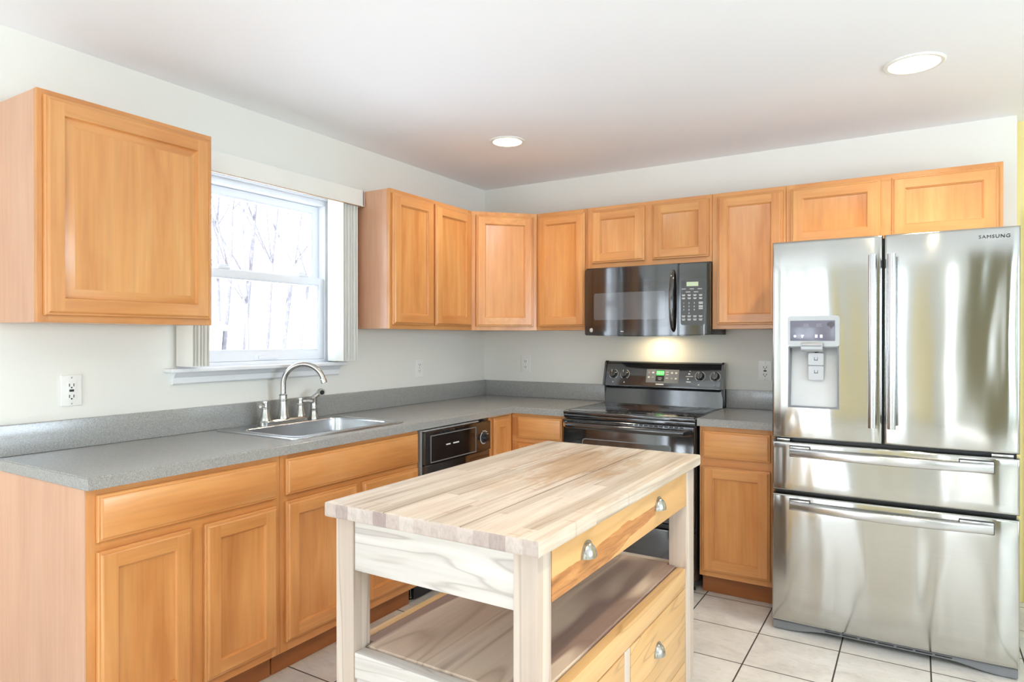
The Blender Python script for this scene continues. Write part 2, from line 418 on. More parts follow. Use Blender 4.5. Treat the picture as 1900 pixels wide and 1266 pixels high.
# ------------------------------------------------------------------ mesh helpers
class B:
    """collects shapes into one bmesh"""
    def __init__(self):
        self.bm = bmesh.new()
    def box(self, x0, x1, y0, y1, z0, z1, bev=0.0, mi=0, seg=2):
        if x0 > x1: x0, x1 = x1, x0
        if y0 > y1: y0, y1 = y1, y0
        if z0 > z1: z0, z1 = z1, z0
        bm = bmesh.new()
        vs = [bm.verts.new(p) for p in [(x0, y0, z0), (x1, y0, z0), (x1, y1, z0), (x0, y1, z0), (x0, y0, z1), (x1, y0, z1), (x1, y1, z1), (x0, y1, z1)]]
        for f in [(0, 3, 2, 1), (4, 5, 6, 7), (0, 1, 5, 4), (1, 2, 6, 5), (2, 3, 7, 6), (3, 0, 4, 7)]:
            bm.faces.new([vs[i] for i in f])
        if bev > 0:
            bmesh.ops.bevel(bm, geom=bm.edges[:], offset=bev, segments=seg, affect='EDGES', profile=0.6)
        self.merge(bm, mi)
        return self
    def merge(self, bm, mi=None):
        if mi is not None:
            for f in bm.faces:
                f.material_index = mi
        me = bpy.data.meshes.new('tmp')
        bm.to_mesh(me)
        bm.free()
        self.bm.from_mesh(me)
        bpy.data.meshes.remove(me)
    def lathe(self, prof, c, axis='z', seg=24, mi=0):
        """prof: list of (r, h) along the axis from centre c"""
        bm = bmesh.new()
        rings = []
        for r, h in prof:
            if r < 1e-6:
                rings.append([bm.verts.new((0, 0, h))])
            else:
                rings.append([bm.verts.new((r * math.cos(2 * PI * i / seg), r * math.sin(2 * PI * i / seg), h)) for i in range(seg)])
        for a, b in zip(rings, rings[1:]):
            for i in range(seg):
                j = (i + 1) % seg
                if len(a) == 1 and len(b) == 1: continue
                if len(a) == 1: bm.faces.new([a[0], b[j], b[i]])
                elif len(b) == 1: bm.faces.new([a[i], a[j], b[0]])
                else: bm.faces.new([a[i], a[j], b[j], b[i]])
        if len(rings[0]) > 1: bm.faces.new(rings[0][::-1])
        if len(rings[-1]) > 1: bm.faces.new(rings[-1])
        rot = {'z': Matrix.Identity(4), 'x': Matrix.Rotation(PI / 2, 4, 'Y'), 'y': Matrix.Rotation(-PI / 2, 4, 'X'), '-y': Matrix.Rotation(PI / 2, 4, 'X'), '-z': Matrix.Rotation(PI, 4, 'X')}[axis]
        bm.transform(Matrix.Translation(c) @ rot)
        bmesh.ops.recalc_face_normals(bm, faces=bm.faces[:])
        self.merge(bm, mi)
        return self
    def tube(self, pts, rad, seg=14, mi=0, flat=None):
        """swept tube; rad is a number or list; flat=(a,b) scales the section in its two directions"""
        bm = bmesh.new()
        pts = [Vector(p) for p in pts]
        n = len(pts)
        rs = rad if isinstance(rad, (list, tuple)) else [rad] * n
        t0 = (pts[1] - pts[0]).normalized()
        up = Vector((0, 0, 1)) if abs(t0.z) < 0.9 else Vector((0, 1, 0))
        nrm = t0.cross(up).normalized()
        rings = []
        for i in range(n):
            t = (pts[min(i + 1, n - 1)] - pts[max(i - 1, 0)]).normalized()
            nrm = (nrm - t * nrm.dot(t)).normalized()
            bi = t.cross(nrm)
            fa, fb = flat if flat else (1, 1)
            rings.append([bm.verts.new(pts[i] + (nrm * math.cos(2 * PI * k / seg) * fa + bi * math.sin(2 * PI * k / seg) * fb) * rs[i]) for k in range(seg)])
        for a, b in zip(rings, rings[1:]):
            for i in range(seg):
                j = (i + 1) % seg
                bm.faces.new([a[i], a[j], b[j], b[i]])
        bm.faces.new(rings[0][::-1]); bm.faces.new(rings[-1])
        bmesh.ops.recalc_face_normals(bm, faces=bm.faces[:])
        self.merge(bm, mi)
        return self
    def prism(self, poly, axis, a0, a1, bev=0.0, mi=0):
        """poly: 2D points; extruded along axis from a0 to a1.  x: (y,z)  y: (x,z)  z: (x,y)"""
        bm = bmesh.new()
        def P(p, a):
            return {'x': (a, p[0], p[1]), 'y': (p[0], a, p[1]), 'z': (p[0], p[1], a)}[axis]
        v0 = [bm.verts.new(P(p, a0)) for p in poly]
        v1 = [bm.verts.new(P(p, a1)) for p in poly]
        n = len(poly)
        bm.faces.new(v0[::-1]); bm.faces.new(v1)
        for i in range(n):
            bm.faces.new([v0[i], v0[(i + 1) % n], v1[(i + 1) % n], v1[i]])
        bmesh.ops.recalc_face_normals(bm, faces=bm.faces[:])
        if bev > 0:
            bmesh.ops.bevel(bm, geom=[e for e in bm.edges if e.calc_face_angle(0) > 0.6], offset=bev, segments=2, affect='EDGES')
        self.merge(bm, mi)
        return self
    def grid(self, us, vs, keep, w0, w1, axis='z', bev=0.0, bevsel=None, mi=0):
        """slab of cells us x vs for which keep(i,j); extruded w0..w1 along axis; one connected mesh so holes are clean"""
        bm = bmesh.new()
        def P(u, v, w):
            return {'z': (u, v, w), 'y': (u, w, v), 'x': (w, u, v)}[axis]
        V = {}
        def g(i, j, k):
            if (i, j, k) not in V:
                V[(i, j, k)] = bm.verts.new(P(us[i], vs[j], (w0, w1)[k]))
            return V[(i, j, k)]
        nu, nv = len(us) - 1, len(vs) - 1
        K = lambda i, j: 0 <= i < nu and 0 <= j < nv and keep(i, j)
        for i in range(nu):
            for j in range(nv):
                if not K(i, j): continue
                for k in (0, 1):
                    bm.faces.new([g(i, j, k), g(i + 1, j, k), g(i + 1, j + 1, k), g(i, j + 1, k)])
                if not K(i - 1, j): bm.faces.new([g(i, j, 0), g(i, j + 1, 0), g(i, j + 1, 1), g(i, j, 1)])
                if not K(i + 1, j): bm.faces.new([g(i + 1, j, 0), g(i + 1, j + 1, 0), g(i + 1, j + 1, 1), g(i + 1, j, 1)])
                if not K(i, j - 1): bm.faces.new([g(i, j, 0), g(i + 1, j, 0), g(i + 1, j, 1), g(i, j, 1)])
                if not K(i, j + 1): bm.faces.new([g(i, j + 1, 0), g(i + 1, j + 1, 0), g(i + 1, j + 1, 1), g(i, j + 1, 1)])
        bmesh.ops.recalc_face_normals(bm, faces=bm.faces[:])
        if bev > 0:
            es = [e for e in bm.edges if len(e.link_faces) == 2 and e.calc_face_angle(0) > 0.6 and (bevsel is None or bevsel(e))]
            bmesh.ops.bevel(bm, geom=es, offset=bev, segments=3, affect='EDGES')
        self.merge(bm, mi)
        return self
    def quad(self, pts, mi=0):
        f = self.bm.faces.new([self.bm.verts.new(p) for p in pts])
        f.material_index = mi
        return self
    def rot(self, m):
        self.bm.transform(m)
        return self

MW = {}
def thing(name, label=None, cat=None, loc=(0, 0, 0), rotz=0.0, group=None, kind=None):
    o = bpy.data.objects.new(name, None)
    o.empty_display_size = 0.1
    COL.objects.link(o)
    o.location = loc
    o.rotation_euler = (0, 0, rotz)
    if label: o['label'] = label
    if cat: o['category'] = cat
    if group: o['group'] = group
    if kind: o['kind'] = kind
    MW[o.name] = Matrix.Translation(loc) @ Matrix.Rotation(rotz, 4, 'Z')
    return o

def part(name, b, mats, parent=None, world=True, smooth=True, label=None):
    """one mesh object; world=True means its coordinates are world ones"""
    bm = b.bm
    pm = MW.get(parent.name, Matrix.Identity(4)) if parent else Matrix.Identity(4)
    if world and parent:
        bm.transform(pm.inverted())
    me = bpy.data.meshes.new(name)
    bm.to_mesh(me)
    bm.free()
    if not isinstance(mats, (list, tuple)): mats = [mats]
    for m in mats: me.materials.append(M[m] if isinstance(m, str) else m)
    if smooth:
        for p in me.polygons: p.use_smooth = True
        me.set_sharp_from_angle(angle=R(32))
    o = bpy.data.objects.new(name, me)
    COL.objects.link(o)
    if parent: o.parent = parent
    MW[o.name] = pm.copy()
    if label: o['label'] = label
    return o

def struct(name, b, mats, smooth=True):
    o = part(name, b, mats, smooth=smooth)
    o['kind'] = 'structure'
    return o

def tag(o, label, cat, group=None, kind=None):
    o['label'] = label
    o['category'] = cat
    if group: o['group'] = group
    if kind: o['kind'] = kind
    return o

def text(name, s, size, mat, parent, origin, xdir, updir, depth=0.0006, ext=1.0, spacing=1.0, bold=0.0):
    """real raised lettering; origin = centre of the text in the parent's local frame"""
    cu = bpy.data.curves.new(name, 'FONT')
    cu.body = s
    cu.size = size
    cu.align_x = 'CENTER'; cu.align_y = 'CENTER'
    cu.extrude = depth
    cu.space_character = spacing
    cu.offset = bold
    tmp = bpy.data.objects.new('tmp', cu)
    COL.objects.link(tmp)
    dg = bpy.context.evaluated_depsgraph_get()
    me = bpy.data.meshes.new_from_object(tmp.evaluated_get(dg))
    bpy.data.objects.remove(tmp)
    bpy.data.curves.remove(cu)
    x = Vector(xdir).normalized(); u = Vector(updir).normalized(); n = x.cross(u)
    mt = Matrix((( x.x * ext, u.x, n.x, origin[0]), (x.y * ext, u.y, n.y, origin[1]), (x.z * ext, u.z, n.z, origin[2]), (0, 0, 0, 1)))
    me.transform(mt)
    me.name = name
    me.materials.clear()
    me.materials.append(M[mat])
    o = bpy.data.objects.new(name, me)
    COL.objects.link(o)
    o.parent = parent
    MW[o.name] = MW[parent.name].copy()
    return o
def textbm(b, s, size, origin, xdir, updir, ext=1.0, mi=0, depth=0.0004, spacing=1.0):
    cu = bpy.data.curves.new('t', 'FONT')
    cu.body = s; cu.size = size; cu.align_x = 'CENTER'; cu.align_y = 'CENTER'; cu.extrude = depth; cu.space_character = spacing
    tmp = bpy.data.objects.new('tmp', cu); COL.objects.link(tmp)
    me = bpy.data.meshes.new_from_object(tmp.evaluated_get(bpy.context.evaluated_depsgraph_get()))
    bpy.data.objects.remove(tmp); bpy.data.curves.remove(cu)
    x = Vector(xdir).normalized(); u = Vector(updir).normalized(); n = x.cross(u)
    me.transform(Matrix((( x.x * ext, u.x, n.x, origin[0]), (x.y * ext, u.y, n.y, origin[1]), (x.z * ext, u.z, n.z, origin[2]), (0, 0, 0, 1))))
    for p in me.polygons: p.material_index = mi
    k0 = len(b.bm.faces)
    b.bm.from_mesh(me)
    b.bm.faces.ensure_lookup_table()
    for f in b.bm.faces[k0:]: f.material_index = mi
    bpy.data.meshes.remove(me)

H = 2.418      # ceiling height
ZB, ZT = 1.379, 2.132   # wall cabinets
F = 0.314      # wall cabinet frame front
ZC = 0.914     # worktop
ZS = 1.0235    # top of backsplash

# ------------------------------------------------------------------ room shell
struct('floor', B().box(-0.15, 5.75, -6.95, 2.2, -0.06, 0.0), 'tile')
def ceiling():
    # ceiling slab with round cut-outs for the recessed lamps would hide them; the lamps are surface trims with a shallow can below the plane
    struct('ceiling', B().box(-0.15, 5.75, -6.95, 2.2, H, H + 0.08), 'ceil')
ceiling()
WY0, WY1, WZ0, WZ1 = -2.37, -1.47, 1.195, 2.09        # kitchen window opening
LY0, LY1, LZ0, LZ1 = -5.95, -4.45, 0.9, 2.1           # opening for an unseen window added behind the camera
b = B().grid([-6.95, LY0, LY1, WY0, WY1, 0.0], [0, LZ0, WZ0, LZ1 - 0.01, LZ1, H],
             lambda i, j: not ((i == 3 and j in (2,)) or (i == 1 and j in (1, 2, 3))), -0.14, 0.0, 'x')
struct('wall_left', b, 'wall', smooth=False)
struct('wall_back', B().box(-0.14, 3.131, 0.0, 0.12, 0, H), 'wall', smooth=False)
struct('wall_hall', B().box(3.0, 5.75, 0.125, 0.2, 0, H), 'yellow', smooth=False)
struct('wall_right', B().grid([-6.95, -3.6, -1.6, 0.12], [0, 0.9, 2.05, H], lambda i, j: not (i == 1 and j == 1), 5.62, 5.75, 'x'), 'wall', smooth=False)
# rear wall with openings for the added patio door, sidelight and window
b = B().grid([-0.0, 0.1, 1.9, 3.08, 3.30, 4.05, 5.45, 5.62], [0, 0.9, 2.05, 2.12, H],
             lambda i, j: not ((i in (1, 3) and j in (0, 1)) or (i == 5 and j == 1)), -6.82, -6.7, 'y')
struct('wall_rear', b, 'wall', smooth=False)
# khaki partition added at the right rear to give the refrigerator its olive reflection
struct('added_partition', B().box(3.40, 3.95, -5.2, -5.05, 0, H), 'khaki', smooth=False)

def casing_frame(b, axis, p, a0, a1, z0, z1, w, t, mi=0):
    """picture frame casing around an opening"""
    def bx(u0, u1, v0, v1):
        if axis == 'y': b.box(u0, u1, p, p + t, v0, v1, 0.002, mi)
        else: b.box(p, p + t, u0, u1, v0, v1, 0.002, mi)
    bx(a0 - w, a0, z0 - w, z1 + w); bx(a1, a1 + w, z0 - w, z1 + w)
    bx(a0, a1, z1, z1 + w); bx(a0, a1, z0 - w, z0)

# unseen patio door and windows, added for daylight and appliance reflections
d1 = thing('added_patio_door', kind='structure', loc=(1.0, -6.7, 0))
b = B()
for x0, x1 in ((0.1, 1.0), (1.0, 1.9)):
    b.box(x0, x0 + 0.09, -6.79, -6.75, 0.0, 2.05); b.box(x1 - 0.09, x1, -6.79, -6.75, 0, 2.05)
    b.box(x0 + 0.09, x1 - 0.09, -6.79, -6.75, 0, 0.14); b.box(x0 + 0.09, x1 - 0.09, -6.79, -6.75, 1.95, 2.05)
part('door_frame', b, 'vinyl', d1)
part('glass_pane', B().box(0.19, 0.91, -6.775, -6.77, 0.14, 1.95).box(1.09, 1.81, -6.775, -6.77, 0.14, 1.95), 'glass', d1)
b = B(); 
b.box(0.02, 0.1, -6.7, -6.68, 0, 2.13); b.box(1.9, 1.98, -6.7, -6.68, 0, 2.13); b.box(0.1, 1.9, -6.7, -6.68, 2.05, 2.13)
part('casing', b, 'trimw', d1)
w3 = thing('added_rear_window', kind='structure', loc=(4.75, -6.7, 0.9))
b = B()
for x0, x1 in ((4.05, 4.75), (4.75, 5.45)):
    b.box(x0, x0 + 0.06, -6.79, -6.75, 0.9, 2.05); b.box(x1 - 0.06, x1, -6.79, -6.75, 0.9, 2.05)
    b.box(x0 + 0.06, x1 - 0.06, -6.79, -6.75, 0.9, 0.97); b.box(x0 + 0.06, x1 - 0.06, -6.79, -6.75, 1.98, 2.05)
    b.box(x0 + 0.06, x1 - 0.06, -6.79, -6.75, 1.45, 1.5)
part('window_frame', b, 'vinyl', w3)
part('glass_pane', B().box(4.11, 4.69, -6.775, -6.77, 0.97, 1.98).box(4.81, 5.39, -6.775, -6.77, 0.97, 1.98), 'glass', w3)
b = B(); casing_frame(b, 'y', -6.7, 4.05, 5.45, 0.9, 2.05, 0.07, 0.018)
part('casing', b, 'trimw', w3)
w2 = thing('added_left_window', kind='structure', loc=(0, -5.2, 0.9))
b = B()
for y0, y1 in ((LY0, -5.2), (-5.2, LY1)):
    b.box(-0.09, -0.05, y0, y0 + 0.06, LZ0, LZ1); b.box(-0.09, -0.05, y1 - 0.06, y1, LZ0, LZ1)
    b.box(-0.09, -0.05, y0 + 0.06, y1 - 0.06, LZ0, LZ0 + 0.07); b.box(-0.09, -0.05, y0 + 0.06, y1 - 0.06, LZ1 - 0.07, LZ1)
part('window_frame', b, 'vinyl', w2)
part('glass_pane', B().box(-0.075, -0.07, LY0 + 0.06, -5.26, LZ0 + 0.07, LZ1 - 0.07).box(-0.075, -0.07, -5.14, LY1 - 0.06, LZ0 + 0.07, LZ1 - 0.07), 'glass', w2)
b = B(); casing_frame(b, 'x', 0.0, LY0, LY1, LZ0, LZ1, 0.07, 0.018)
part('casing', b, 'trimw', w2)
# cream door added in the rear wall for the cream band reflected in the refrigerator
d2 = thing('added_cream_door', kind='structure', loc=(2.35, -6.7, 0))
b = B().box(2.10, 2.62, -6.7, -6.665, 0.0, 2.03, 0.003)
for z0, z1 in ((0.2, 0.9), (1.0, 1.9)):
    b.box(2.18, 2.54, -6.665, -6.655, z0, z1, 0.004)
M['cream'] = plain('cream_door_paint', (240, 226, 184), 0.45)
part('door_leaf', b, 'cream', d2)
b = B().box(2.03, 2.10, -6.7, -6.68, 0, 2.1).box(2.62, 2.69, -6.7, -6.68, 0, 2.1).box(2.10, 2.62, -6.7, -6.68, 2.03, 2.1)
part('casing', b, 'trimw', d2)
part('door_knob', B().lathe([(0.022, 0), (0.012, 0.02), (0.026, 0.04), (0.02, 0.06), (0, 0.065)], (2.57, -6.665, 1.0), 'y'), 'nickel', d2)
# unseen dark door, added on the left wall for the microwave's dark reflection
d3 = thing('added_dark_door', kind='structure', loc=(0.0, -3.9, 0))
b = B().box(0.0, 0.035, -4.30, -3.55, 0.0, 2.03, 0.003)
for z0, z1 in ((0.2, 0.9), (1.0, 1.9)): b.box(0.035, 0.045, -4.18, -3.67, z0, z1, 0.004)
part('door_leaf', b, 'brown', d3)
part('casing', B().box(0.0, 0.018, -4.37, -4.30, 0, 2.1).box(0.0, 0.018, -3.55, -3.48, 0, 2.1).box(0.0, 0.018, -4.30, -3.55, 2.03, 2.1), 'trimw', d3)
part('door_knob', B().lathe([(0.022, 0), (0.012, 0.02), (0.026, 0.04), (0.02, 0.06), (0, 0.065)], (0.035, -4.24, 1.0), 'x'), 'nickel', d3)
# both added unseen: sidelight for a bright reflected band, right window for fill light
w4 = thing('added_sidelight', kind='structure', loc=(3.19, -6.7, 0.0))
part('window_frame', B().grid([3.08, 3.105, 3.275, 3.30], [0, 0.10, 2.0, 2.05], lambda i, j: not (i == 1 and j == 1), -6.79, -6.75, 'y'), 'vinyl', w4)
part('glass_pane', B().box(3.106, 3.274, -6.775, -6.77, 0.101, 1.999), 'glass', w4)
w5 = thing('added_right_window', kind='structure', loc=(5.62, -2.6, 0.9))
part('window_frame', B().grid([-3.6, -3.54, -2.63, -2.57, -1.66, -1.6], [0.9, 0.96, 1.99, 2.05], lambda i, j: not (i in (1, 3) and j == 1), 5.67, 5.71, 'x'), 'vinyl', w5)
part('glass_pane', B().box(5.688, 5.692, -3.54, -2.63, 0.96, 1.99), 'glass', w5)
part('glass_pane', B().box(5.688, 5.692, -2.57, -1.66, 0.96, 1.99), 'glass', w5)
b = B(); casing_frame(b, 'x', 5.602, -3.6, -1.6, 0.9, 2.05, 0.07, 0.018)
part('casing', b, 'trimw', w5)
# casing of the doorway in the yellow hall beyond the refrigerator
struct('trim_1', B().box(3.178, 3.27, 0.105, 0.125, 0, 1.965, 0.003), 'trimw')

# ------------------------------------------------------------------ kitchen window
win = thing('window_1', kind='structure', loc=(0, -1.92, WZ0))
b = B()
# jamb liner and frame
yl, yr = WY0, WY1
b.box(-0.14, 0.0, yl, yl + 0.018, WZ0 + 0.018, WZ1); b.box(-0.14, 0.0, yr - 0.018, yr, WZ0 + 0.018, WZ1)
b.box(-0.14, 0.0, yl, yr, WZ1 - 0.018, WZ1)
b.box(-0.14, -0.025, yl + 0.018, yl + 0.045, WZ0 + 0.018, WZ1 - 0.018, 0.002); b.box(-0.14, -0.025, yr - 0.045, yr - 0.018, WZ0 + 0.018, WZ1 - 0.018, 0.002)
b.box(-0.14, -0.025, yl + 0.045, yr - 0.045, WZ1 - 0.045, WZ1 - 0.018, 0.002)
b.box(-0.14, -0.03, yl + 0.018, yr - 0.018, WZ0, WZ0 + 0.022, 0.002)
part('window_frame', b, 'vinyl', win)
def sash(name, x0, x1, z0, z1, stile, rb, rt):
    b = B()
    a0, a1 = yl + 0.046, yr - 0.046
    b.box(x0, x1, a0, a0 + stile, z0, z1, 0.003); b.box(x0, x1, a1 - stile, a1, z0, z1, 0.003)
    b.box(x0, x1, a0 + stile - 0.002, a1 - stile + 0.002, z0, z0 + rb, 0.003); b.box(x0, x1, a0 + stile - 0.002, a1 - stile + 0.002, z1 - rt, z1, 0.003)
    # glazing bead
    xm = x1 - 0.008
    s = part(name, b, 'vinyl', win)
    bb = B()
    g0, g1, h0, h1 = a0 + stile, a1 - stile, z0 + rb, z1 - rt
    for q in ((g0, g0 + 0.008, h0, h1), (g1 - 0.008, g1, h0, h1), (g0 + 0.008, g1 - 0.008, h0, h0 + 0.008), (g0 + 0.008, g1 - 0.008, h1 - 0.008, h1)):
        bb.box(x0 + 0.006, x1 - 0.006, *q, 0.001)
    part('glazing_bead', bb, 'vinyl', s)
    part('glass_pane', B().box((x0 + x1) / 2 - 0.002, (x0 + x1) / 2 + 0.002, g0 + 0.004, g1 - 0.004, h0 + 0.004, h1 - 0.004), 'glass', s)
    return s
up = sash('upper_sash', -0.115, -0.078, 1.62, WZ1 - 0.046, 0.034, 0.034, 0.036)
lo = sash('lower_sash', -0.072, -0.035, WZ0 + 0.023, 1.652, 0.034, 0.046, 0.036)
for yy in (-2.12, -1.655):
    part('sash_lock', B().box(-0.068, -0.034, yy - 0.03, yy + 0.03, 1.652, 1.664, 0.003).box(-0.062, -0.044, yy - 0.02, yy + 0.024, 1.664, 1.674, 0.003), 'vinyl', lo)
part('lift_handle', B().box(-0.036, -0.022, -1.94, -1.84, 1.226, 1.242, 0.004).box(-0.036, -0.03, -1.96, -1.82, 1.222, 1.247, 0.002), 'vinyl', lo)
part('stool', B().box(-0.03, 0.062, -2.43, -1.43, 1.181, 1.199, 0.005, seg=3), 'trimw', win)
b = B().prism([(0.0, 1.128), (0.012, 1.128), (0.018, 1.134), (0.018, 1.158), (0.026, 1.164), (0.030, 1.172), (0.040, 1.181), (0.0, 1.181)], 'y', -2.40, -1.455)
part('apron', b, 'trimw', win)

# ------------------------------------------------------------------ vertical blind
bl = thing('vertical_blind', 'ivory vertical blind drawn open in two stacks with a white valance over the sink window', 'window blind', (0.08, -1.9, 2.05))
b = B()
b.box(0.134, 0.144, -2.412, -1.388, 2.046, 2.134, 0.003)
b.prism([(0.0, 0), (0, 0)] if False else [(0.002, -1.388), (0.136, -1.388), (0.144, -1.394), (0.144, -1.400), (0.134, -1.396), (0.002, -1.396)], 'z', 2.048, 2.132)
b.box(0.002, 0.136, -2.412, -1.390, 2.126, 2.134, 0.002)
part('valance', b, 'vane', bl)
part('valance_edge_strip', B().box(0.1335, 0.1448, -2.412, -1.389, 2.0435, 2.0458, 0.0003), 'tan', bl)
part('head_rail', B().box(0.055, 0.10, -2.405, -1.40, 2.085, 2.122, 0.002), 'vinyl', bl)
def vane(y, x0=0.018, x1=0.130):
    b = B()
    n = 8
    pts_a, pts_b = [], []
    for i in range(n + 1):
        t = i / n
        x = x0 + (x1 - x0) * t
        bow = 0.012 * math.sin(PI * t)
        pts_a.append((x, y - bow)); pts_b.append((x, y - bow + 0.0022))
    b.prism(pts_a + pts_b[::-1], 'z', 1.208, 2.085)
    return part('vane', b, 'vane', bl)
for k in range(6):
    vane(-1.532 + 0.021 * k, 0.014 + 0.002 * k, 0.131 - 0.002 * (k % 2))
    vane(-2.384 + 0.0155 * k, 0.014 + 0.002 * k, 0.131 - 0.002 * (k % 2))

# ------------------------------------------------------------------ cabinets (local frame: x = width, y = depth with the front at negative y, z up)
def door_mesh(w, h, t=0.02, stile=0.056, raised=False, slab=False):
    """panelled door in the xz plane, back at y=0, front at y=-t; slot 0 upright grain, slot 1 horizontal grain"""
    b = B()
    bm = b.bm
    def ring(ins, d):
        return [(ins, -d, ins), (w - ins, -d, ins), (w - ins, -d, h - ins), (ins, -d, h - ins)]
    def loft(prof, horiz=(0, 2)):
        rr = [[bm.verts.new(p) for p in ring(i, d)] for i, d in prof]
        for a, c in zip(rr, rr[1:]):
            for k in range(4):
                f = bm.faces.new([a[k], a[(k + 1) % 4], c[(k + 1) % 4], c[k]])
                f.material_index = 1 if k in horiz else 0
        return rr
    edge = [(0.0, 0.0), (0.0, t - 0.009), (0.003, t - 0.006), (0.008, t - 0.0055), (0.010, t - 0.002), (0.014, t)]
    rr = loft(edge)
    bm.faces.new(rr[0][::-1])
    if slab:
        f = bm.faces.new(rr[-1]); f.material_index = 1
        bmesh.ops.recalc_face_normals(bm, faces=bm.faces[:])
        return b
    e = 0.014
    s = stile
    # stiles run the full height, rails sit between them
    for x0, x1, z0, z1, mi in ((e, s, e, h - e, 0), (w - s, w - e, e, h - e, 0), (s, w - s, e, s, 1), (s, w - s, h - s, h - e, 1)):
        f = bm.faces.new([bm.verts.new(p) for p in [(x0, -t, z0), (x1, -t, z0), (x1, -t, z1), (x0, -t, z1)]])
        f.material_index = mi
    if raised:
        rr = loft([(s, t), (s + 0.003, t - 0.010), (s + 0.005, t - 0.011), (s + 0.030, t - 0.003), (s + 0.033, t - 0.003)])
    else:
        rr = loft([(s, t), (s + 0.001, t - 0.004), (s + 0.005, t - 0.006), (s + 0.0065, t - 0.012), (s + 0.008, t - 0.0125)])
    f = bm.faces.new(rr[-1]); f.material_index = 0
    for f in bm.faces:
        f.normal_update()
    bmesh.ops.recalc_face_normals(bm, faces=[f for f in bm.faces if f.is_valid])
    for f in bm.faces:       # the flat frame strips are loose quads: make them face the room
        f.normal_update()
        if len(f.edges) == 4 and all(len(ed.link_faces) == 1 for ed in f.edges) and f.normal.y > 0:
            f.normal_flip()
    return b

def add_door(t, name, x0, x1, z0, z1, yf, **kw):
    b = door_mesh(x1 - x0, z1 - z0, **kw)
    b.bm.transform(Matrix.Translation((x0, yf - 0.0015, z0)))
    return part(name, b, ['maple_v', 'maple_h'], t, world=False)

def carcass(t, w, z0, z1, depth, openings, stiles, side_l=False, side_r=False, toe=False):
    """box with a face frame; openings = list of (x0,x1,z0,z1) holes in the frame"""
    b = B()
    yf_ = -depth + 0.0195
    b.box(0.001, 0.017, yf_, -0.002, z0 + 0.001, z1 - 0.001); b.box(w - 0.017, w - 0.001, yf_, -0.002, z0 + 0.001, z1 - 0.001)
    b.box(0.017, w - 0.017, yf_, -0.002, z0 + 0.001, z0 + 0.017)
    b.box(0.017, w - 0.017, -0.010, -0.002, z0 + 0.017, z1 - 0.001)
    if not toe: b.box(0.017, w - 0.017, yf_, -0.010, z1 - 0.017, z1 - 0.001)
    part('carcass', b, 'maple_side', t, world=False)
    us = sorted(set([0.0005, w - 0.0005] + [v for o in openings for v in o[:2]]))
    vs = sorted(set([z0, z1] + [v for o in openings for v in o[2:]]))
    def keep(i, j):
        cx, cz = (us[i] + us[i + 1]) / 2, (vs[j] + vs[j + 1]) / 2
        return not any(o[0] < cx < o[1] and o[2] < cz < o[3] for o in openings)
    b = B().grid(us, vs, keep, -depth, -depth + 0.019, 'y')
    # rails get horizontal grain
    for f in b.bm.faces:
        c = f.calc_center_median()
        hx = max(v.co.x for v in f.verts) - min(v.co.x for v in f.verts)
        hz = max(v.co.z for v in f.verts) - min(v.co.z for v in f.verts)
        if c.x > 0.03 and c.x < w - 0.03 and hx > hz: f.material_index = 1
    bmesh.ops.bevel(b.bm, geom=[e for e in b.bm.edges if e.calc_face_angle(0) > 0.6], offset=0.0012, segments=1, affect='EDGES')
    part('face_frame', b, ['maple_v', 'maple_h'], t, world=False)

GW = 'maple wall cabinets above the worktop'
GB = 'maple base cabinets under the worktop'
LEFT = PI / 2      # rotation of cabinets hung on the left wall

def wall_cab(label, loc, rotz, w, z0, z1, doors, group=GW, raised=False):
    t = thing('wall_cabinet', label, 'cabinet', (loc[0], loc[1], z0), rotz, group)
    hh = z1 - z0
    ops = [(d[0] + 0.016, d[1] - 0.016, d[2] - z0 + 0.012, d[3] - z0 - 0.012) for d in doors]
    carcass(t, w, 0, hh, F, ops, None)
    for d in doors:
        add_door(t, 'door', d[0], d[1], d[2] - z0, d[3] - z0, -F, raised=raised)
    return t
G0 = 0.002   # gap to the wall so that nothing is buried in it
DZ0, DZ1 = 1.402, 2.109
wall_cab('wide maple wall cabinet with one raised panel door left of the window', (G0, -3.035, 0), LEFT, 0.615, ZB, ZT, [(0.018, 0.600, DZ0, 2.112)], raised=True)
wall_cab('two-door maple wall cabinet hanging right of the window blind', (G0, -1.379, 0), LEFT, 0.757, ZB, ZT, [(0.014, 0.362, DZ0, DZ1), (0.378, 0.739, DZ0, DZ1)])
wall_cab('narrow tall maple wall cabinet between the diagonal corner cabinet and the microwave', (0.6215, -G0, 0), 0, 0.359, ZB, ZT, [(0.016, 0.345, DZ0, DZ1)])
wall_cab('short two-door maple wall cabinet directly above the microwave', (0.981, -G0, 0), 0, 0.7615, 1.757, ZT, [(0.034, 0.370, 1.786, DZ1), (0.418, 0.746, 1.786, DZ1)])
wall_cab('tall maple wall cabinet between the microwave and the refrigerator', (1.743, -G0, 0), 0, 0.3845, ZB, ZT, [(0.030, 0.370, DZ0, DZ1)])
wall_cab('short two-door maple wall cabinet above the refrigerator', (2.128, -G0, 0), 0, 0.922, 1.795, ZT, [(0.025, 0.435, 1.82, DZ1), (0.482, 0.904, 1.82, DZ1)])

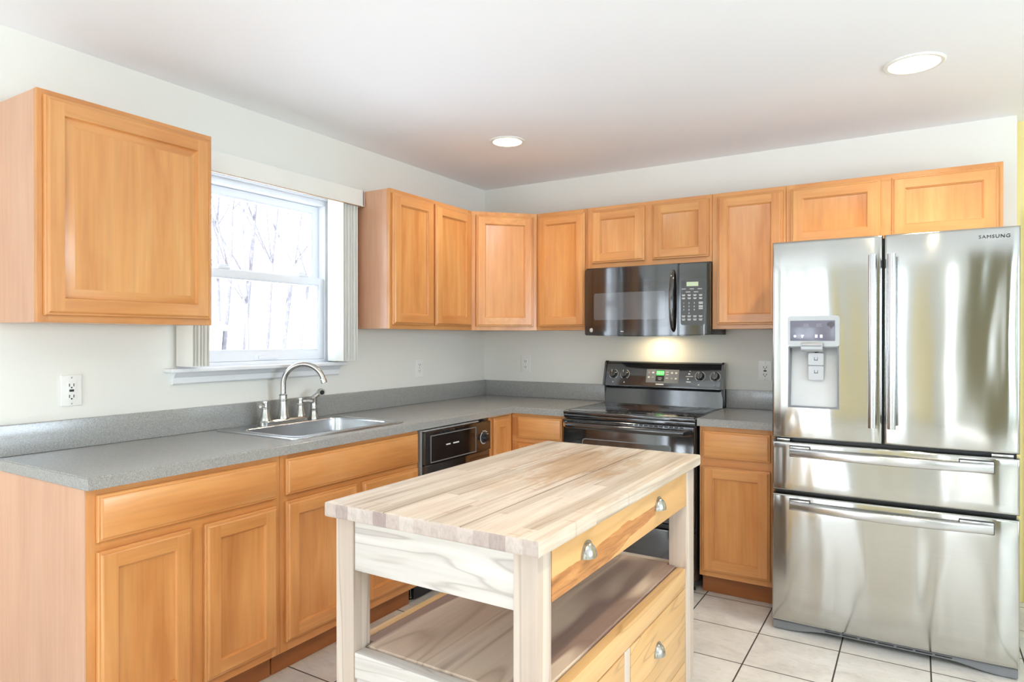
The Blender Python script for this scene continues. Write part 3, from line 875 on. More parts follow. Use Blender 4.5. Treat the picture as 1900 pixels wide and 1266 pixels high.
# diagonal corner cabinet
t = thing('wall_cabinet', 'diagonal maple corner wall cabinet with one door facing the room', 'cabinet', (0.3, -0.3, ZB), 0, GW)
C0, C1 = (F + G0, -0.6205), (0.6205, -F - G0)
b = B().prism([(G0, -G0), (G0, -0.6205), (C0[0] - 0.018, -0.6205), (0.6205, C1[1] + 0.018), (0.6205, -G0)], 'z', ZB + 0.001, ZT - 0.001)
part('carcass', b, 'maple_side', t)
Lf = math.hypot(C1[0] - C0[0], C1[1] - C0[1])
ang = math.atan2(C1[1] - C0[1], C1[0] - C0[0])
mt = Matrix.Translation((C0[0], C0[1], ZB)) @ Matrix.Rotation(ang, 4, 'Z')
hh = ZT - ZB
b = B().grid([0.0, 0.05, Lf - 0.05, Lf], [0.0, 0.045, hh - 0.045, hh], lambda i, j: not (i == 1 and j == 1), 0, 0.019, 'y')
b.bm.transform(mt)
part('face_frame', b, ['maple_v', 'maple_h'], t)
b = door_mesh(Lf - 0.056, DZ1 - DZ0)
b.bm.transform(mt @ Matrix.Translation((0.028, -0.0015, DZ0 - ZB)))
part('door', b, ['maple_v', 'maple_h'], t)

# base cabinets
FB = 0.608
def base_cab(label, loc, rotz, w, doors, drawers, depth=FB, left_end=False, toe_to=None):
    t = thing('base_cabinet', label, 'cabinet', (loc[0], loc[1], 0), rotz, GB)
    ops = [(d[0] + 0.016, d[1] - 0.016, d[2] + 0.012, d[3] - 0.012) for d in doors + drawers]
    carcass(t, w, 0.10, 0.8745, depth, ops, None, toe=True)
    part('toe_kick', B().box(0.003, w - 0.003, -depth + 0.055, -depth + 0.075, 0.001, 0.0995), 'wood_dark', t, world=False)
    for d in doors: add_door(t, 'door', d[0], d[1], d[2], d[3], -depth)
    for d in drawers: add_door(t, 'drawer_front', d[0], d[1], d[2], d[3], -depth, slab=True)
    return t
y0 = -3.03
t = base_cab('end maple base cabinet with one drawer over two doors at the left frame edge', (G0, y0, 0), LEFT, 0.700,
         [(0.027, 0.329, 0.135, 0.683), (0.376, 0.678, 0.135, 0.683)], [(0.027, 0.678, 0.712, 0.855)])
part('end_panel', B().box(-0.004, 0.0, -FB, -0.003, 0.001, 0.8745, 0.0), 'maple_side', t, world=False)
y1 = -2.3295
base_cab('maple sink base cabinet with a wide false drawer front under the sink', (G0, y1, 0), LEFT, 0.829,
         [(0.0205, 0.4005, 0.140, 0.690), (0.4365, 0.8155, 0.140, 0.690)], [(0.0205, 0.8155, 0.715, 0.857)])
t = base_cab('slim maple corner base cabinet with one tall door right of the dishwasher', (G0, -0.868, 0), LEFT, 0.2575,
         [(0.036, 0.205, 0.135, 0.862)], [])
t = base_cab('maple base cabinet with a drawer in the corner left of the stove', (0.6105, -G0, 0), 0, 0.3655,
         [(0.047, 0.351, 0.135, 0.70)], [(0.047, 0.351, 0.728, 0.858)])
t = base_cab('maple base cabinet with one drawer and one door between stove and refrigerator', (1.755, -G0, 0), 0, 0.37,
         [(0.016, 0.35, 0.130, 0.670)], [(0.016, 0.35, 0.714, 0.852)])

# ------------------------------------------------------------------ worktops
wt = thing('worktop', 'speckled grey L-shaped laminate worktop with the sink, running into the corner', 'countertop', (0.32, -1.6, 0.876))
xs = [0.002, 0.125, 0.527, 0.637, 0.9805]
ys = [-3.036, -2.19, -1.59, -0.637, -0.002]
def keepL(i, j):
    if i == 3: return j == 3
    return not (i == 1 and j == 1)
def front_edge(e):
    a, c = e.verts[0].co, e.verts[1].co
    if abs(a.z - c.z) > 1e-4: return False
    m = (a + c) / 2
    if abs(m.z - ZC) < 1e-4 and (abs(m.x - 0.637) < 1e-3 and m.y < -0.63 or abs(m.y + 0.637) < 1e-3 and m.x > 0.63 or abs(m.y + 3.036) < 1e-3): return True
    return False
b = B().grid(xs, ys, keepL, 0.876, ZC, 'z', 0.004, front_edge)
part('top', b, 'counter', wt)
b = B()
b.box(0.002, 0.022, -3.036, -0.002, ZC + 0.0005, ZS, 0.0025); 
part('backsplash', b, 'counter', wt)
part('backsplash', B().box(0.0225, 0.9805, -0.022, -0.002, ZC + 0.0005, ZS, 0.0025), 'counter', wt)
wt2 = thing('worktop', 'short speckled grey laminate worktop between stove and refrigerator', 'countertop', (1.94, -0.32, 0.876))
b = B().grid([1.749, 2.127], [-0.637, -0.002], lambda i, j: True, 0.876, ZC, 'z', 0.004, lambda e: abs((e.verts[0].co.y + e.verts[1].co.y) / 2 + 0.637) < 1e-3 and e.verts[0].co.z > 0.9 and e.verts[1].co.z > 0.9)
part('top', b, 'counter', wt2)
part('backsplash', B().box(1.749, 2.127, -0.022, -0.002, ZC + 0.0005, ZS, 0.0025), 'counter', wt2)

# ------------------------------------------------------------------ sink
sk = thing('kitchen_sink', 'rectangular stainless drop-in sink in the grey worktop under the window', 'sink', (0.32, -1.89, ZC))
def rrect(x0, x1, y0, y1, r, n=5):
    pts = []
    for cx, cy, a0 in ((x1 - r, y1 - r, 0), (x0 + r, y1 - r, 90), (x0 + r, y0 + r, 180), (x1 - r, y0 + r, 270)):
        for i in range(n + 1):
            a = R(a0 + 90 * i / n)
            pts.append((cx + r * math.cos(a), cy + r * math.sin(a)))
    return pts
def loftz(b, rings, cap=True):
    bm = b.bm
    rr = [[bm.verts.new((x, y, z)) for x, y in pts] for pts, z in rings]
    n = len(rr[0])
    for a, c in zip(rr, rr[1:]):
        for i in range(n):
            bm.faces.new([a[i], a[(i + 1) % n], c[(i + 1) % n], c[i]])
    if cap: bm.faces.new(rr[-1])
    bmesh.ops.recalc_face_normals(bm, faces=bm.faces[:])
    for f in bm.faces: pass
b = B()
SX0, SX1, SY0, SY1 = 0.052, 0.572, -2.232, -1.548
BX0, BX1, BY0, BY1 = 0.155, 0.520, -2.175, -1.605
loftz(b, [(rrect(SX0, SX1, SY0, SY1, 0.025), ZC + 0.0008), (rrect(SX0 + .001, SX1 - .001, SY0 + .001, SY1 - .001, 0.025), ZC + 0.005), (rrect(SX0 + .006, SX1 - .006, SY0 + .006, SY1 - .006, 0.022), ZC + 0.0065),
          (rrect(SX0 + .014, SX1 - .014, SY0 + .014, SY1 - .014, 0.02), ZC + 0.003),
          (rrect(BX0 - .010, BX1 + .010, BY0 - .010, BY1 + .010, 0.05), ZC + 0.003), (rrect(BX0 - .003, BX1 + .003, BY0 - .003, BY1 + .003, 0.05), ZC + 0.005),
          (rrect(BX0, BX1, BY0, BY1, 0.05), ZC + 0.001), (rrect(BX0 + .006, BX1 - .006, BY0 + .006, BY1 - .006, 0.05), ZC - 0.10),
          (rrect(BX0 + .02, BX1 - .02, BY0 + .02, BY1 - .02, 0.05), ZC - 0.165), (rrect(BX0 + .05, BX1 - .05, BY0 + .05, BY1 - .05, 0.04), ZC - 0.175)])
part('basin', b, 'sinksteel', sk)
part('drain', B().lathe([(0.055, 0.0), (0.055, 0.004), (0.04, 0.003), (0.035, -0.004), (0, -0.004)], (0.33, -1.89, ZC - 0.1745)), 'chrome', sk)

# faucet
fx, fy = 0.105, -1.90
fc = thing('kitchen_faucet', 'brushed nickel gooseneck faucet with two lever handles behind the sink', 'faucet', (fx, fy, ZC + 0.004))
zf = ZC + 0.0035
b = B()
pts = rrect(fx - 0.028, fx + 0.030, fy - 0.135, fy + 0.135, 0.027)
loftz(b, [(pts, zf), (pts, zf + 0.016), (rrect(fx - 0.022, fx + 0.024, fy - 0.128, fy + 0.128, 0.021), zf + 0.024)])
part('base_plate', b, 'nickel', fc)
b = B().lathe([(0.030, 0), (0.030, 0.008), (0.026, 0.02), (0.021, 0.06), (0.019, 0.085), (0.022, 0.088), (0.022, 0.094), (0.019, 0.097), (0.018, 0.112), (0.020, 0.115), (0.014, 0.120)], (fx, fy, zf + 0.022))
part('spout_body', b, 'nickel', fc)
th = R(32)
dx, dy = math.cos(th), math.sin(th)
pts = [(fx, fy, zf + 0.13), (fx, fy, 1.03), (fx, fy, 1.07)]
rad = 0.098
zc_ = 1.105
for i in range(0, 21):
    a = PI - (PI - R(16)) * i / 20
    pts.append((fx + dx * (rad + rad * math.cos(a)), fy + dy * (rad + rad * math.cos(a)), zc_ + rad * math.sin(a)))
b = B().tube(pts, 0.0125, 16)
part('spout', b, 'nickel', fc)
tip = Vector(pts[-1]); td = Vector((dx * math.sin(R(16)), dy * math.sin(R(16)), -math.cos(R(16))))
part('aerator', B().tube([tip - td * 0.001, tip + td * 0.003, tip + td * 0.020, tip + td * 0.022], [0.0128, 0.0155, 0.0155, 0.013], 18), 'chrome', fc)
for s in (-1, 1):
    hy = fy + s * 0.103
    h = part('handle_base', B().lathe([(0.026, 0), (0.026, 0.006), (0.021, 0.02), (0.016, 0.045), (0.015, 0.055), (0.018, 0.058), (0.018, 0.062), (0.014, 0.066), (0.013, 0.082), (0.016, 0.084), (0.015, 0.092), (0, 0.093)], (fx, hy, zf + 0.022)), 'nickel', fc)
    zz = zf + 0.022 + 0.074
    tp = [(fx, hy, zz), (fx + 0.006, hy + s * 0.018, zz + 0.001), (fx + 0.018, hy + s * 0.034, zz + 0.0), (fx + 0.030, hy + s * 0.050, zz - 0.003), (fx + 0.034, hy + s * 0.054, zz - 0.003)]
    part('lever', B().tube(tp, [0.007, 0.0075, 0.009, 0.0105, 0.006], 12), 'nickel', h)
# side sprayer
sp = thing('side_sprayer', 'brushed nickel side sprayer standing right of the faucet', 'faucet', (0.105, -1.712, ZC + 0.004))
b = B().lathe([(0.027, 0), (0.027, 0.006), (0.022, 0.02), (0.017, 0.05), (0.018, 0.053), (0.018, 0.058), (0.016, 0.062), (0.0165, 0.09), (0.0185, 0.106), (0.014, 0.113), (0.0, 0.115)], (0.105, -1.712, zf))
part('body', b, 'nickel', sp)
q = Vector((0.105, -1.712, zf + 0.108)); dv = Vector((0.35, 0.55, 0.55)).normalized()
b = B().tube([q - dv * 0.012, q + dv * 0.02, q + dv * 0.045], [0.013, 0.012, 0.013], 14)
hd = Vector((0.85, -0.25, -0.1)).normalized()
q2 = q + dv * 0.045
b.tube([q2 - hd * 0.014, q2, q2 + hd * 0.018], [0.013, 0.018, 0.019], 16)
part('spray_head', b, 'nickel', sp)
part('nozzle', B().tube([q2 + hd * 0.0181, q2 + hd * 0.0195], [0.012, 0.012], 16), 'blackm', sp)

# ------------------------------------------------------------------ outlets
def outlet(label, rot, c, gfci=False):
    """local frame: plate in xz plane, facing -y"""
    t = thing('wall_outlet', label, 'outlet', c, rot, 'white wall outlets above the backsplash')
    w, h = 0.0725, 0.116
    b = B().box(-w / 2, w / 2, -0.0075, -0.001, -h / 2, h / 2, 0.0025, seg=3)
    part('cover_plate', b, 'plate', t, world=False)
    if gfci:
        b = B().box(-0.0165, 0.0165, -0.0095, -0.0076, -0.034, 0.034, 0.001)
        part('receptacle', b, 'plate', t, world=False)
        for zc in (-0.022, 0.020):
            for xa_, xb_ in ((-0.009, -0.006), (0.006, 0.009)):
                part('slot', B().box(xa_, xb_, -0.0100, -0.0096, zc - 0.005, zc + 0.006), 'slot', t, world=False)
            part('ground_hole', B().lathe([(0.003, 0), (0.003, 0.0004)], (0, -0.0096, zc - 0.009), '-y', 10), 'slot', t, world=False)
        part('test_button', B().box(-0.008, 0.008, -0.0108, -0.0096, -0.0045, 0.004, 0.0004), 'slot', t, world=False)
    else:
        for zc in (-0.0195, 0.0195):
            b = B()
            pts = [(0.0165 * math.cos(R(a)), max(-0.0135, min(0.0135, 0.0165 * math.sin(R(a)))) + zc) for a in range(0, 360, 12)]
            b.prism(pts, 'y', -0.0100, -0.0076)
            r = part('receptacle', b, 'plate', t, world=False)
            for xa_, xb_ in ((-0.0080, -0.0055), (0.0055, 0.0080)):
                part('slot', B().box(xa_, xb_, -0.0106, -0.0101, zc - 0.003, zc + 0.007), 'slot', r, world=False)
            part('ground_hole', B().lathe([(0.0028, 0), (0.0028, 0.0004)], (0, -0.0101, zc - 0.0075), '-y', 10), 'slot', r, world=False)
    for zc in ((-0.049, 0.049) if gfci else (0.0,)):
        part('screw', B().lathe([(0.003, 0), (0.003, 0.001), (0.0015, 0.0016), (0, 0.0016)], (0, -0.0076, zc), '-y', 10), 'nickel', t, world=False)
    return t
outlet('large white outlet with test button on the wall at far left above the worktop', LEFT, (0.0, -2.792, 1.131), True)
outlet('white duplex outlet on the window wall right of the sink', LEFT, (0.0, -0.758, 1.139))
outlet('white duplex outlet on the back wall left of the stove', 0, (0.354, 0.0, 1.146))
outlet('white outlet on the back wall beside the refrigerator', 0, (1.966, 0.0, 1.139), True)

# ------------------------------------------------------------------ dishwasher (on the left run, front faces +x)
dw = thing('dishwasher', 'black built-in dishwasher with a dial under the worktop', 'dishwasher', (G0, -1.494, 0), LEFT)
DWW = 0.615
part('tub', B().box(0.006, DWW - 0.006, -0.585, -0.01, 0.10, 0.868), 'blackm', dw, world=False)
part('side_trim', B().box(0.002, 0.016, -0.618, -0.55, 0.10, 0.868, 0.001), 'silverp', dw, world=False)
part('top_trim', B().box(0.0165, DWW * 0.80, -0.632, -0.56, 0.861, 0.869, 0.001), 'silverp', dw, world=False)
b = B().box(0.018, DWW - 0.006, -0.628, -0.586, 0.16, 0.690, 0.004)
part('door', b, 'blackdw', dw, world=False)
# control fascia: frame, recessed handle pocket, control strip
b = B().grid([0.018, 0.030, DWW - 0.006], [0.694, 0.716, 0.822, 0.858], lambda i, j: True, -0.635, -0.586, 'y', 0.003)
part('control_panel', b, 'blackdw', dw, world=False)
cp = dw
part('panel_bezel', B().grid([0.060, 0.064, 0.455, 0.459], [0.700, 0.704, 0.834, 0.838], lambda i, j: not (i == 1 and j == 1), -0.638, -0.6352, 'y'), 'greyplastic', dw, world=False)
b = B().box(0.14, 0.26, -0.6366, -0.6352, 0.842, 0.853, 0.0006)
part('latch_slot', b, 'blackm', dw, world=False)
for xa_, xb_ in ((0.19, 0.225), (0.25, 0.30)):
    part('push_button', B().box(xa_, xb_, -0.6372, -0.6352, 0.774, 0.780), 'mark', dw, world=False)
kn = part('dial', B().lathe([(0.030, 0), (0.030, 0.006), (0.022, 0.010), (0.019, 0.026), (0, 0.027)], (0.538, -0.6352, 0.768), '-y', 24), 'blackm', dw, world=False)
b = B()
for i in range(26):
    a = R(118 + i * 9)
    for rr_ in (0.0335,):
        b.box(0.538 + rr_ * math.cos(a) - 0.0022, 0.538 + rr_ * math.cos(a) + 0.0022, -0.6362, -0.6352, 0.768 + rr_ * math.sin(a) - 0.0022, 0.768 + rr_ * math.sin(a) + 0.0022)
for i, a in enumerate((100, 75, 52, 28, 8)):
    a = R(a)
    b.box(0.538 + 0.040 * math.cos(a) - 0.006, 0.538 + 0.040 * math.cos(a) + 0.009, -0.6362, -0.6352, 0.768 + 0.038 * math.sin(a) - 0.0014, 0.768 + 0.038 * math.sin(a) + 0.0014)
part('dial_markings', b, 'mark', dw, world=False)
part('kick_plate', B().box(0.02, DWW - 0.008, -0.56, -0.545, 0.012, 0.155, 0.003), 'blackm', dw, world=False)
part('door_foot', B().box(0.022, 0.045, -0.625, -0.61, 0.700, 0.722, 0.002), 'blackm', dw, world=False)
for x in (0.03, DWW - 0.03):
    part('leveling_foot', B().lathe([(0.016, 0.0), (0.016, 0.008), (0.006, 0.01), (0.006, 0.10)], (x, -0.53, 0.0)), 'nickel', dw, world=False)

# ------------------------------------------------------------------ stove
X0, X1 = 0.9845, 1.7455
st = thing('electric_stove', 'black freestanding electric stove with glass cooktop and rear control panel', 'stove', ((X0 + X1) / 2, -0.33, 0))
part('body', B().box(X0 + 0.002, X1 - 0.002, -0.622, -0.025, 0.06, 0.895, 0.002), 'blackm', st)
# cooktop with rounded rim
b = B().box(X0, X1, -0.655, -0.075, 0.893, 0.912, 0.006, seg=3)
part('cooktop', b, 'black', st)
part('glass_surface', B().box(X0 + 0.018, X1 - 0.018, -0.625, -0.095, 0.9121, 0.9150, 0.001), 'black', st)
def burner_mat():
    return 'panelgrey'
for x, y, r in ((X0 + 0.20, -0.47, 0.115), (X1 - 0.20, -0.47, 0.09), (X0 + 0.20, -0.22, 0.08), (X1 - 0.20, -0.22, 0.105)):
    bm = bmesh.new()
    n = 40
    a_ = [bm.verts.new((x + r * math.cos(2 * PI * i / n), y + r * math.sin(2 * PI * i / n), 0.9153)) for i in range(n)]
    c_ = [bm.verts.new((x + (r - 0.003) * math.cos(2 * PI * i / n), y + (r - 0.003) * math.sin(2 * PI * i / n), 0.9153)) for i in range(n)]
    for i in range(n): bm.faces.new([c_[i], a_[i], a_[(i + 1) % n], c_[(i + 1) % n]])
    b = B(); b.merge(bm, 0)
    part('burner_ring', b, 'panelgrey', st)
part('front_trim', B().box(X0 + 0.002, X1 - 0.002, -0.648, -0.622, 0.872, 0.8925, 0.004), 'black', st)
# oven door
b = B().box(X0 + 0.003, X1 - 0.003, -0.664, -0.624, 0.352, 0.868, 0.006, seg=3)
od = part('oven_door', b, 'black', st)
wb = B()
pts = rrect(X0 + 0.125, X1 - 0.125, 0.52, 0.765, 0.018)
wb.prism(pts, 'y', -0.6655, -0.6642)
part('window_border', wb, 'clockgrey', od)
wb = B(); wb.prism(rrect(X0 + 0.129, X1 - 0.129, 0.524, 0.761, 0.016), 'y', -0.6668, -0.6656)
part('oven_window', wb, 'black', od)
# vent strip above the handle
b = B()
for i in range(24):
    xx = X0 + 0.05 + i * 0.0275
    b.box(xx, xx + 0.020, -0.6655, -0.6642, 0.858, 0.864)
part('vent_slots', b, 'slot', od)
hp = []
for i in range(25):
    tt = i / 24
    xx = X0 + 0.022 + (X1 - X0 - 0.044) * tt
    e = min(tt, 1 - tt)
    yy = -0.668 - 0.040 * min(1, (e / 0.045)) ** 0.5
    hp.append((xx, yy, 0.838))
b = B().tube(hp, 0.0165, 16, flat=(0.85, 1.05))
part('door_handle', b, 'black', od)
part('storage_drawer', B().box(X0 + 0.003, X1 - 0.003, -0.660, -0.624, 0.070, 0.318, 0.006, seg=3), 'black', st)
part('drawer_rail', B().box(X0 + 0.004, X1 - 0.004, -0.650, -0.624, 0.322, 0.346, 0.003), 'blackm', st)
for x in (X0 + 0.04, X1 - 0.04):
    for y in (-0.57, -0.08):
        part('leveling_foot', B().lathe([(0.016, 0.0), (0.016, 0.01), (0.007, 0.012), (0.007, 0.065)], (x, y, 0.0)), 'blackm', st)
# back guard: lower glossy riser, then the tilted control panel
b = B().prism([(-0.074, 0.9125), (-0.020, 0.9125), (-0.020, 1.020), (-0.060, 1.020), (-0.066, 1.012), (-0.070, 0.95)], 'x', X0 + 0.006, X1 - 0.006, 0.002)
part('back_riser', b, 'black', st)
b = B().tube([(X0 + 0.02, -0.069, 1.012), (X1 - 0.02, -0.069, 1.012)], 0.0045, 10)
part('riser_strip', b, 'blackm', st)
ptop = (-0.058, 1.158); pbot = (-0.094, 1.032)
b = B().prism([(-0.018, 1.024), pbot[:1] + (1.024,), pbot, ptop, (-0.052, 1.172), (-0.040, 1.180), (-0.018, 1.180)], 'x', X0 + 0.014, X1 - 0.014, 0.002)
bg_ = part('control_panel', b, 'black', st)
for xa, xb in ((X0, X0 + 0.0135), (X1 - 0.0135, X1)):
    b = B().prism([(-0.016, 0.9155), (-0.060, 0.9155), (-0.072, 1.020), (-0.101, 1.026), (-0.062, 1.172), (-0.050, 1.183), (-0.016, 1.183)], 'x', xa, xb, 0.002)
    part('end_cap', b, 'black', st)
# local frame on the tilted face
pv = Vector((0, ptop[0] - pbot[0], ptop[1] - pbot[1])); plen = pv.length; pu = pv.normalized()
pn = Vector((0, -pu.z, pu.y))           # outward
def onp(x, s, out=0.0):
    return Vector((x, pbot[0], pbot[1])) + pu * s + pn * out
def plaque(b, x0, x1, s0, s1, o0, o1, mi=0):
    bm = bmesh.new()
    vs = [bm.verts.new(onp(x, s, o)) for o in (o0, o1) for x, s in ((x0, s0), (x1, s0), (x1, s1), (x0, s1))]
    for f in [(3, 2, 1, 0), (4, 5, 6, 7), (0, 1, 5, 4), (1, 2, 6, 5), (2, 3, 7, 6), (3, 0, 4, 7)]:
        bm.faces.new([vs[i] for i in f])
    bmesh.ops.recalc_face_normals(bm, faces=bm.faces[:])
    b.merge(bm, mi)
b = B(); plaque(b, 1.272, 1.478, 0.022, 0.106, 0.0003, 0.0012)
ck = part('clock_panel', b, 'clockgrey', bg_)
b = B(); plaque(b, 1.334, 1.388, 0.030, 0.102, 0.0013, 0.0022)
part('clock_surround', b, 'blackm', bg_)
b = B(); plaque(b, 1.337, 1.385, 0.068, 0.098, 0.0023, 0.0028)
part('clock_display', b, 'green', bg_)
xd = (1, 0, 0)
o_ = onp(1.361, 0.083, 0.0032) - MW[st.name].translation
text('clock_digits', '10:23', 0.024, 'greendk', bg_, o_, xd, pu, 0.0002)
b = B()
for i, (xx, ss) in enumerate([(1.289, .085), (1.315, .085), (1.289, .055), (1.315, .055), (1.435, .085), (1.461, .085), (1.435, .05), (1.461, .05)]):
    bm2 = B(); 
    bm = bmesh.new()
    n = 14
    a_ = [bm.verts.new(onp(xx + 0.0075 * math.cos(2 * PI * k / n), ss + 0.006 * math.sin(2 * PI * k / n), 0.0014)) for k in range(n)]
    c_ = [bm.verts.new(onp(xx + 0.006 * math.cos(2 * PI * k / n), ss + 0.005 * math.sin(2 * PI * k / n), 0.0032)) for k in range(n)]
    for k in range(n): bm.faces.new([a_[k], a_[(k + 1) % n], c_[(k + 1) % n], c_[k]])
    bm.faces.new(c_)
    bmesh.ops.recalc_face_normals(bm, faces=bm.faces[:])
    bm2.merge(bm, 0)
    part('key', bm2, 'mark' if i % 3 else 'silverp', ck if False else bg_)
b = B()
for ss in (0.090, 0.075, 0.052): plaque(b, 1.396, 1.414, ss - 0.002, ss + 0.002, 0.0013, 0.0018)
plaque(b, 1.337, 1.387, 0.008, 0.016, 0.0003, 0.001)
plaque(b, 1.348, 1.374, 0.050, 0.053, 0.0023, 0.0027); plaque(b, 1.352, 1.37, 0.040, 0.043, 0.0023, 0.0027)
for xx in (1.545,):
    plaque(b, xx - 0.024, xx + 0.02, 0.066, 0.069, 0.0003, 0.0008); plaque(b, xx - 0.018, xx + 0.010, 0.030, 0.036, 0.0003, 0.0008)
    plaque(b, xx - 0.004, xx + 0.004, 0.098, 0.102, 0.0003, 0.0008)
    plaque(b, xx - 0.014, xx - 0.004, 0.046, 0.054, 0.0003, 0.0008); plaque(b, xx - 0.010, xx + 0.002, 0.079, 0.087, 0.0003, 0.0008)
for xx in (1.052, 1.129, 1.603, 1.695): plaque(b, xx - 0.004, xx + 0.004, 0.014, 0.021, 0.0003, 0.0008)
part('panel_print', b, 'mark', bg_)
for xx in (1.052, 1.129, 1.608, 1.698):
    k_ = B()
    ss = 0.070
    r = 0.026
    bm = bmesh.new(); n = 28
    prof = [(1.0, 0.0015), (1.0, 0.010), (0.92, 0.013), (0.80, 0.016), (0.76, 0.024), (0.0, 0.025)]
    rings = []
    for f_, o in prof:
        if f_ == 0: rings.append([bm.verts.new(onp(xx, ss, o))])
        else: rings.append([bm.verts.new(onp(xx + r * f_ * math.cos(2 * PI * i / n), ss + r * f_ * math.sin(2 * PI * i / n), o)) for i in range(n)])
    for a_, c_ in zip(rings, rings[1:]):
        for i in range(n):
            if len(c_) == 1: bm.faces.new([a_[i], a_[(i + 1) % n], c_[0]])
            else: bm.faces.new([a_[i], a_[(i + 1) % n], c_[(i + 1) % n], c_[i]])
    bmesh.ops.recalc_face_normals(bm, faces=bm.faces[:])
    k_.merge(bm, 0)
    plaque(k_, xx - 0.005, xx + 0.005, ss - 0.022, ss + 0.022, 0.012, 0.033)
    kk = part('knob', k_, 'black', st)
    k2 = B()
    plaque(k2, xx - 0.0012, xx + 0.0012, ss + 0.006, ss + 0.021, 0.0331, 0.0336)
    for i in range(60):
        a = R(i * 5 - 60)
        if abs(((i * 5 - 60) % 360) - 90) < 24: continue
        a2 = R(i * 5 - 55)
        bm = bmesh.new()
        q_ = [bm.verts.new(onp(xx + rr_ * math.cos(aa), ss + rr_ * math.sin(aa), 0.0006)) for aa, rr_ in ((a, 0.0285), (a2, 0.0285), (a2, 0.0308), (a, 0.0308))]
        bm.faces.new(q_)
        bmesh.ops.recalc_face_normals(bm, faces=bm.faces[:])
        k2.merge(bm, 0)
    part('dial_markings', k2, 'mark', kk)

# ------------------------------------------------------------------ microwave
mw = thing('microwave', 'glossy black over-the-range microwave mounted above the stove', 'microwave', (1.365, -0.2, 1.34))
MX0, MX1 = 0.9835, 1.7425
part('housing', B().box(MX0 + 0.002, MX1 - 0.001, -0.345, -0.003, 1.349, 1.7555, 0.003), 'blackm', mw)
def arc_y(x, off=0.0):
    t = (x - (MX0 + MX1) / 2) / ((MX1 - MX0) / 2)
    return -0.417 + 0.048 * t * t - 0.010 * max(0, abs(t) - 0.95) * 20 * -0.2 - off
def bot_z(x):
    t = (x - (MX0 + MX1) / 2) / ((MX1 - MX0) / 2)
    return 1.339 + 0.008 * t * t
def curved(b, x0, x1, z0, z1, o0, o1, n=16, mi=0, zfun=None, bev=0.0):
    bm = bmesh.new()
    rows = []
    for i in range(n + 1):
        x = x0 + (x1 - x0) * i / n
        zz0 = zfun(x) if zfun else z0
        yb = o0 if o0 < 0 and o0 > -0.4 and o0 < -0.3 else arc_y(x, o0)
        rows.append([bm.verts.new((x, yb, zz0)), bm.verts.new((x, arc_y(x, o1), zz0)), bm.verts.new((x, arc_y(x, o1), z1)), bm.verts.new((x, yb, z1))])
    for a, c in zip(rows, rows[1:]):
        for k in range(4): bm.faces.new([a[k], a[(k + 1) % 4], c[(k + 1) % 4], c[k]])
    bm.faces.new(rows[0]); bm.faces.new(rows[-1][::-1])
    bmesh.ops.recalc_face_normals(bm, faces=bm.faces[:])
    if bev: bmesh.ops.bevel(bm, geom=[e for e in bm.edges if e.calc_face_angle(0) > 0.7], offset=bev, segments=3, affect='EDGES')
    b.merge(bm, mi)
XS = 1.578
b = B(); curved(b, MX0, XS - 0.0015, 1.34, 1.747, -0.346, 0.0, 22, 0, bot_z, 0.005)
md = part('door', b, 'black', mw)
b = B(); curved(b, XS + 0.0015, MX1, 1.34, 1.747, -0.346, 0.0, 10, 0, bot_z, 0.005)
mp_ = part('control_panel', b, 'black', mw)
def curved_rr(b, x0, x1, z0, z1, r, o0, o1):
    """rounded rectangle wrapped on the curved front: columns in x with z limits"""
    bm = bmesh.new()
    rows = []
    cx = [x0 + r * (1 - math.cos(PI / 2 * i / 8)) for i in range(9)]
    xs_c = cx + [x0 + r + (x1 - x0 - 2 * r) * i / 16 for i in range(1, 16)] + [x0 + x1 - v for v in cx[::-1]]
    for x in xs_c:
        d = min(x - x0, x1 - x)
        cut = r - math.sqrt(max(0, r * r - (r - d) ** 2)) if d < r else 0
        rows.append([bm.verts.new((x, arc_y(x, o), z)) for o, z in ((o0, z0 + cut), (o1, z0 + cut), (o1, z1 - cut), (o0, z1 - cut))])
    for a, c in zip(rows, rows[1:]):
        for k in range(4): bm.faces.new([a[k], a[(k + 1) % 4], c[(k + 1) % 4], c[k]])
    bm.faces.new(rows[0]); bm.faces.new(rows[-1][::-1])
    bmesh.ops.recalc_face_normals(bm, faces=bm.faces[:])
    b.merge(bm, 0)
b = B(); curved_rr(b, 1.022, 1.527, 1.392, 1.655, 0.02, 0.0002, 0.0012)
part('door_frame', b, 'blackdw', md)
b = B(); curved_rr(b, 1.055, 1.505, 1.437, 1.597, 0.012, 0.0013, 0.0022)
M['mwglass'] = plain('screened_microwave_glass', (88, 90, 94), 0.10, coat=0.9, spec=0.8, var=0.03)
part('door_window', b, 'mwglass', md)
b = B().lathe([(0.012, 0), (0.012, 0.002), (0.010, 0.0028), (0, 0.0028)], (1.036, arc_y(1.036) + 0.0005, 1.377), '-y', 24)
lg = part('round_badge', b, 'mark', md)
b = B()
# cursive ring mark on the badge
for i in range(24):
    a = 2 * PI * i / 24
    b.box(1.036 + 0.008 * math.cos(a) - 0.0008, 1.036 + 0.008 * math.cos(a) + 0.0008, arc_y(1.036) - 0.003, arc_y(1.036) - 0.0024, 1.377 + 0.008 * math.sin(a) - 0.0008, 1.377 + 0.008 * math.sin(a) + 0.0008)
textbm(b, 'GE', 0.008, (1.036, arc_y(1.036) - 0.0028, 1.377), (1, 0, 0), (0, 0, 1))
part('badge_letters', b, 'markdk', lg)
b = B(); curved(b, 1.236, 1.256, 1.3665, 1.3695, 0.0002, 0.0007, 3); curved(b, 1.238, 1.246, 1.3695, 1.3712, 0.0002, 0.0007, 2)
part('small_mark', b, 'mark', md)
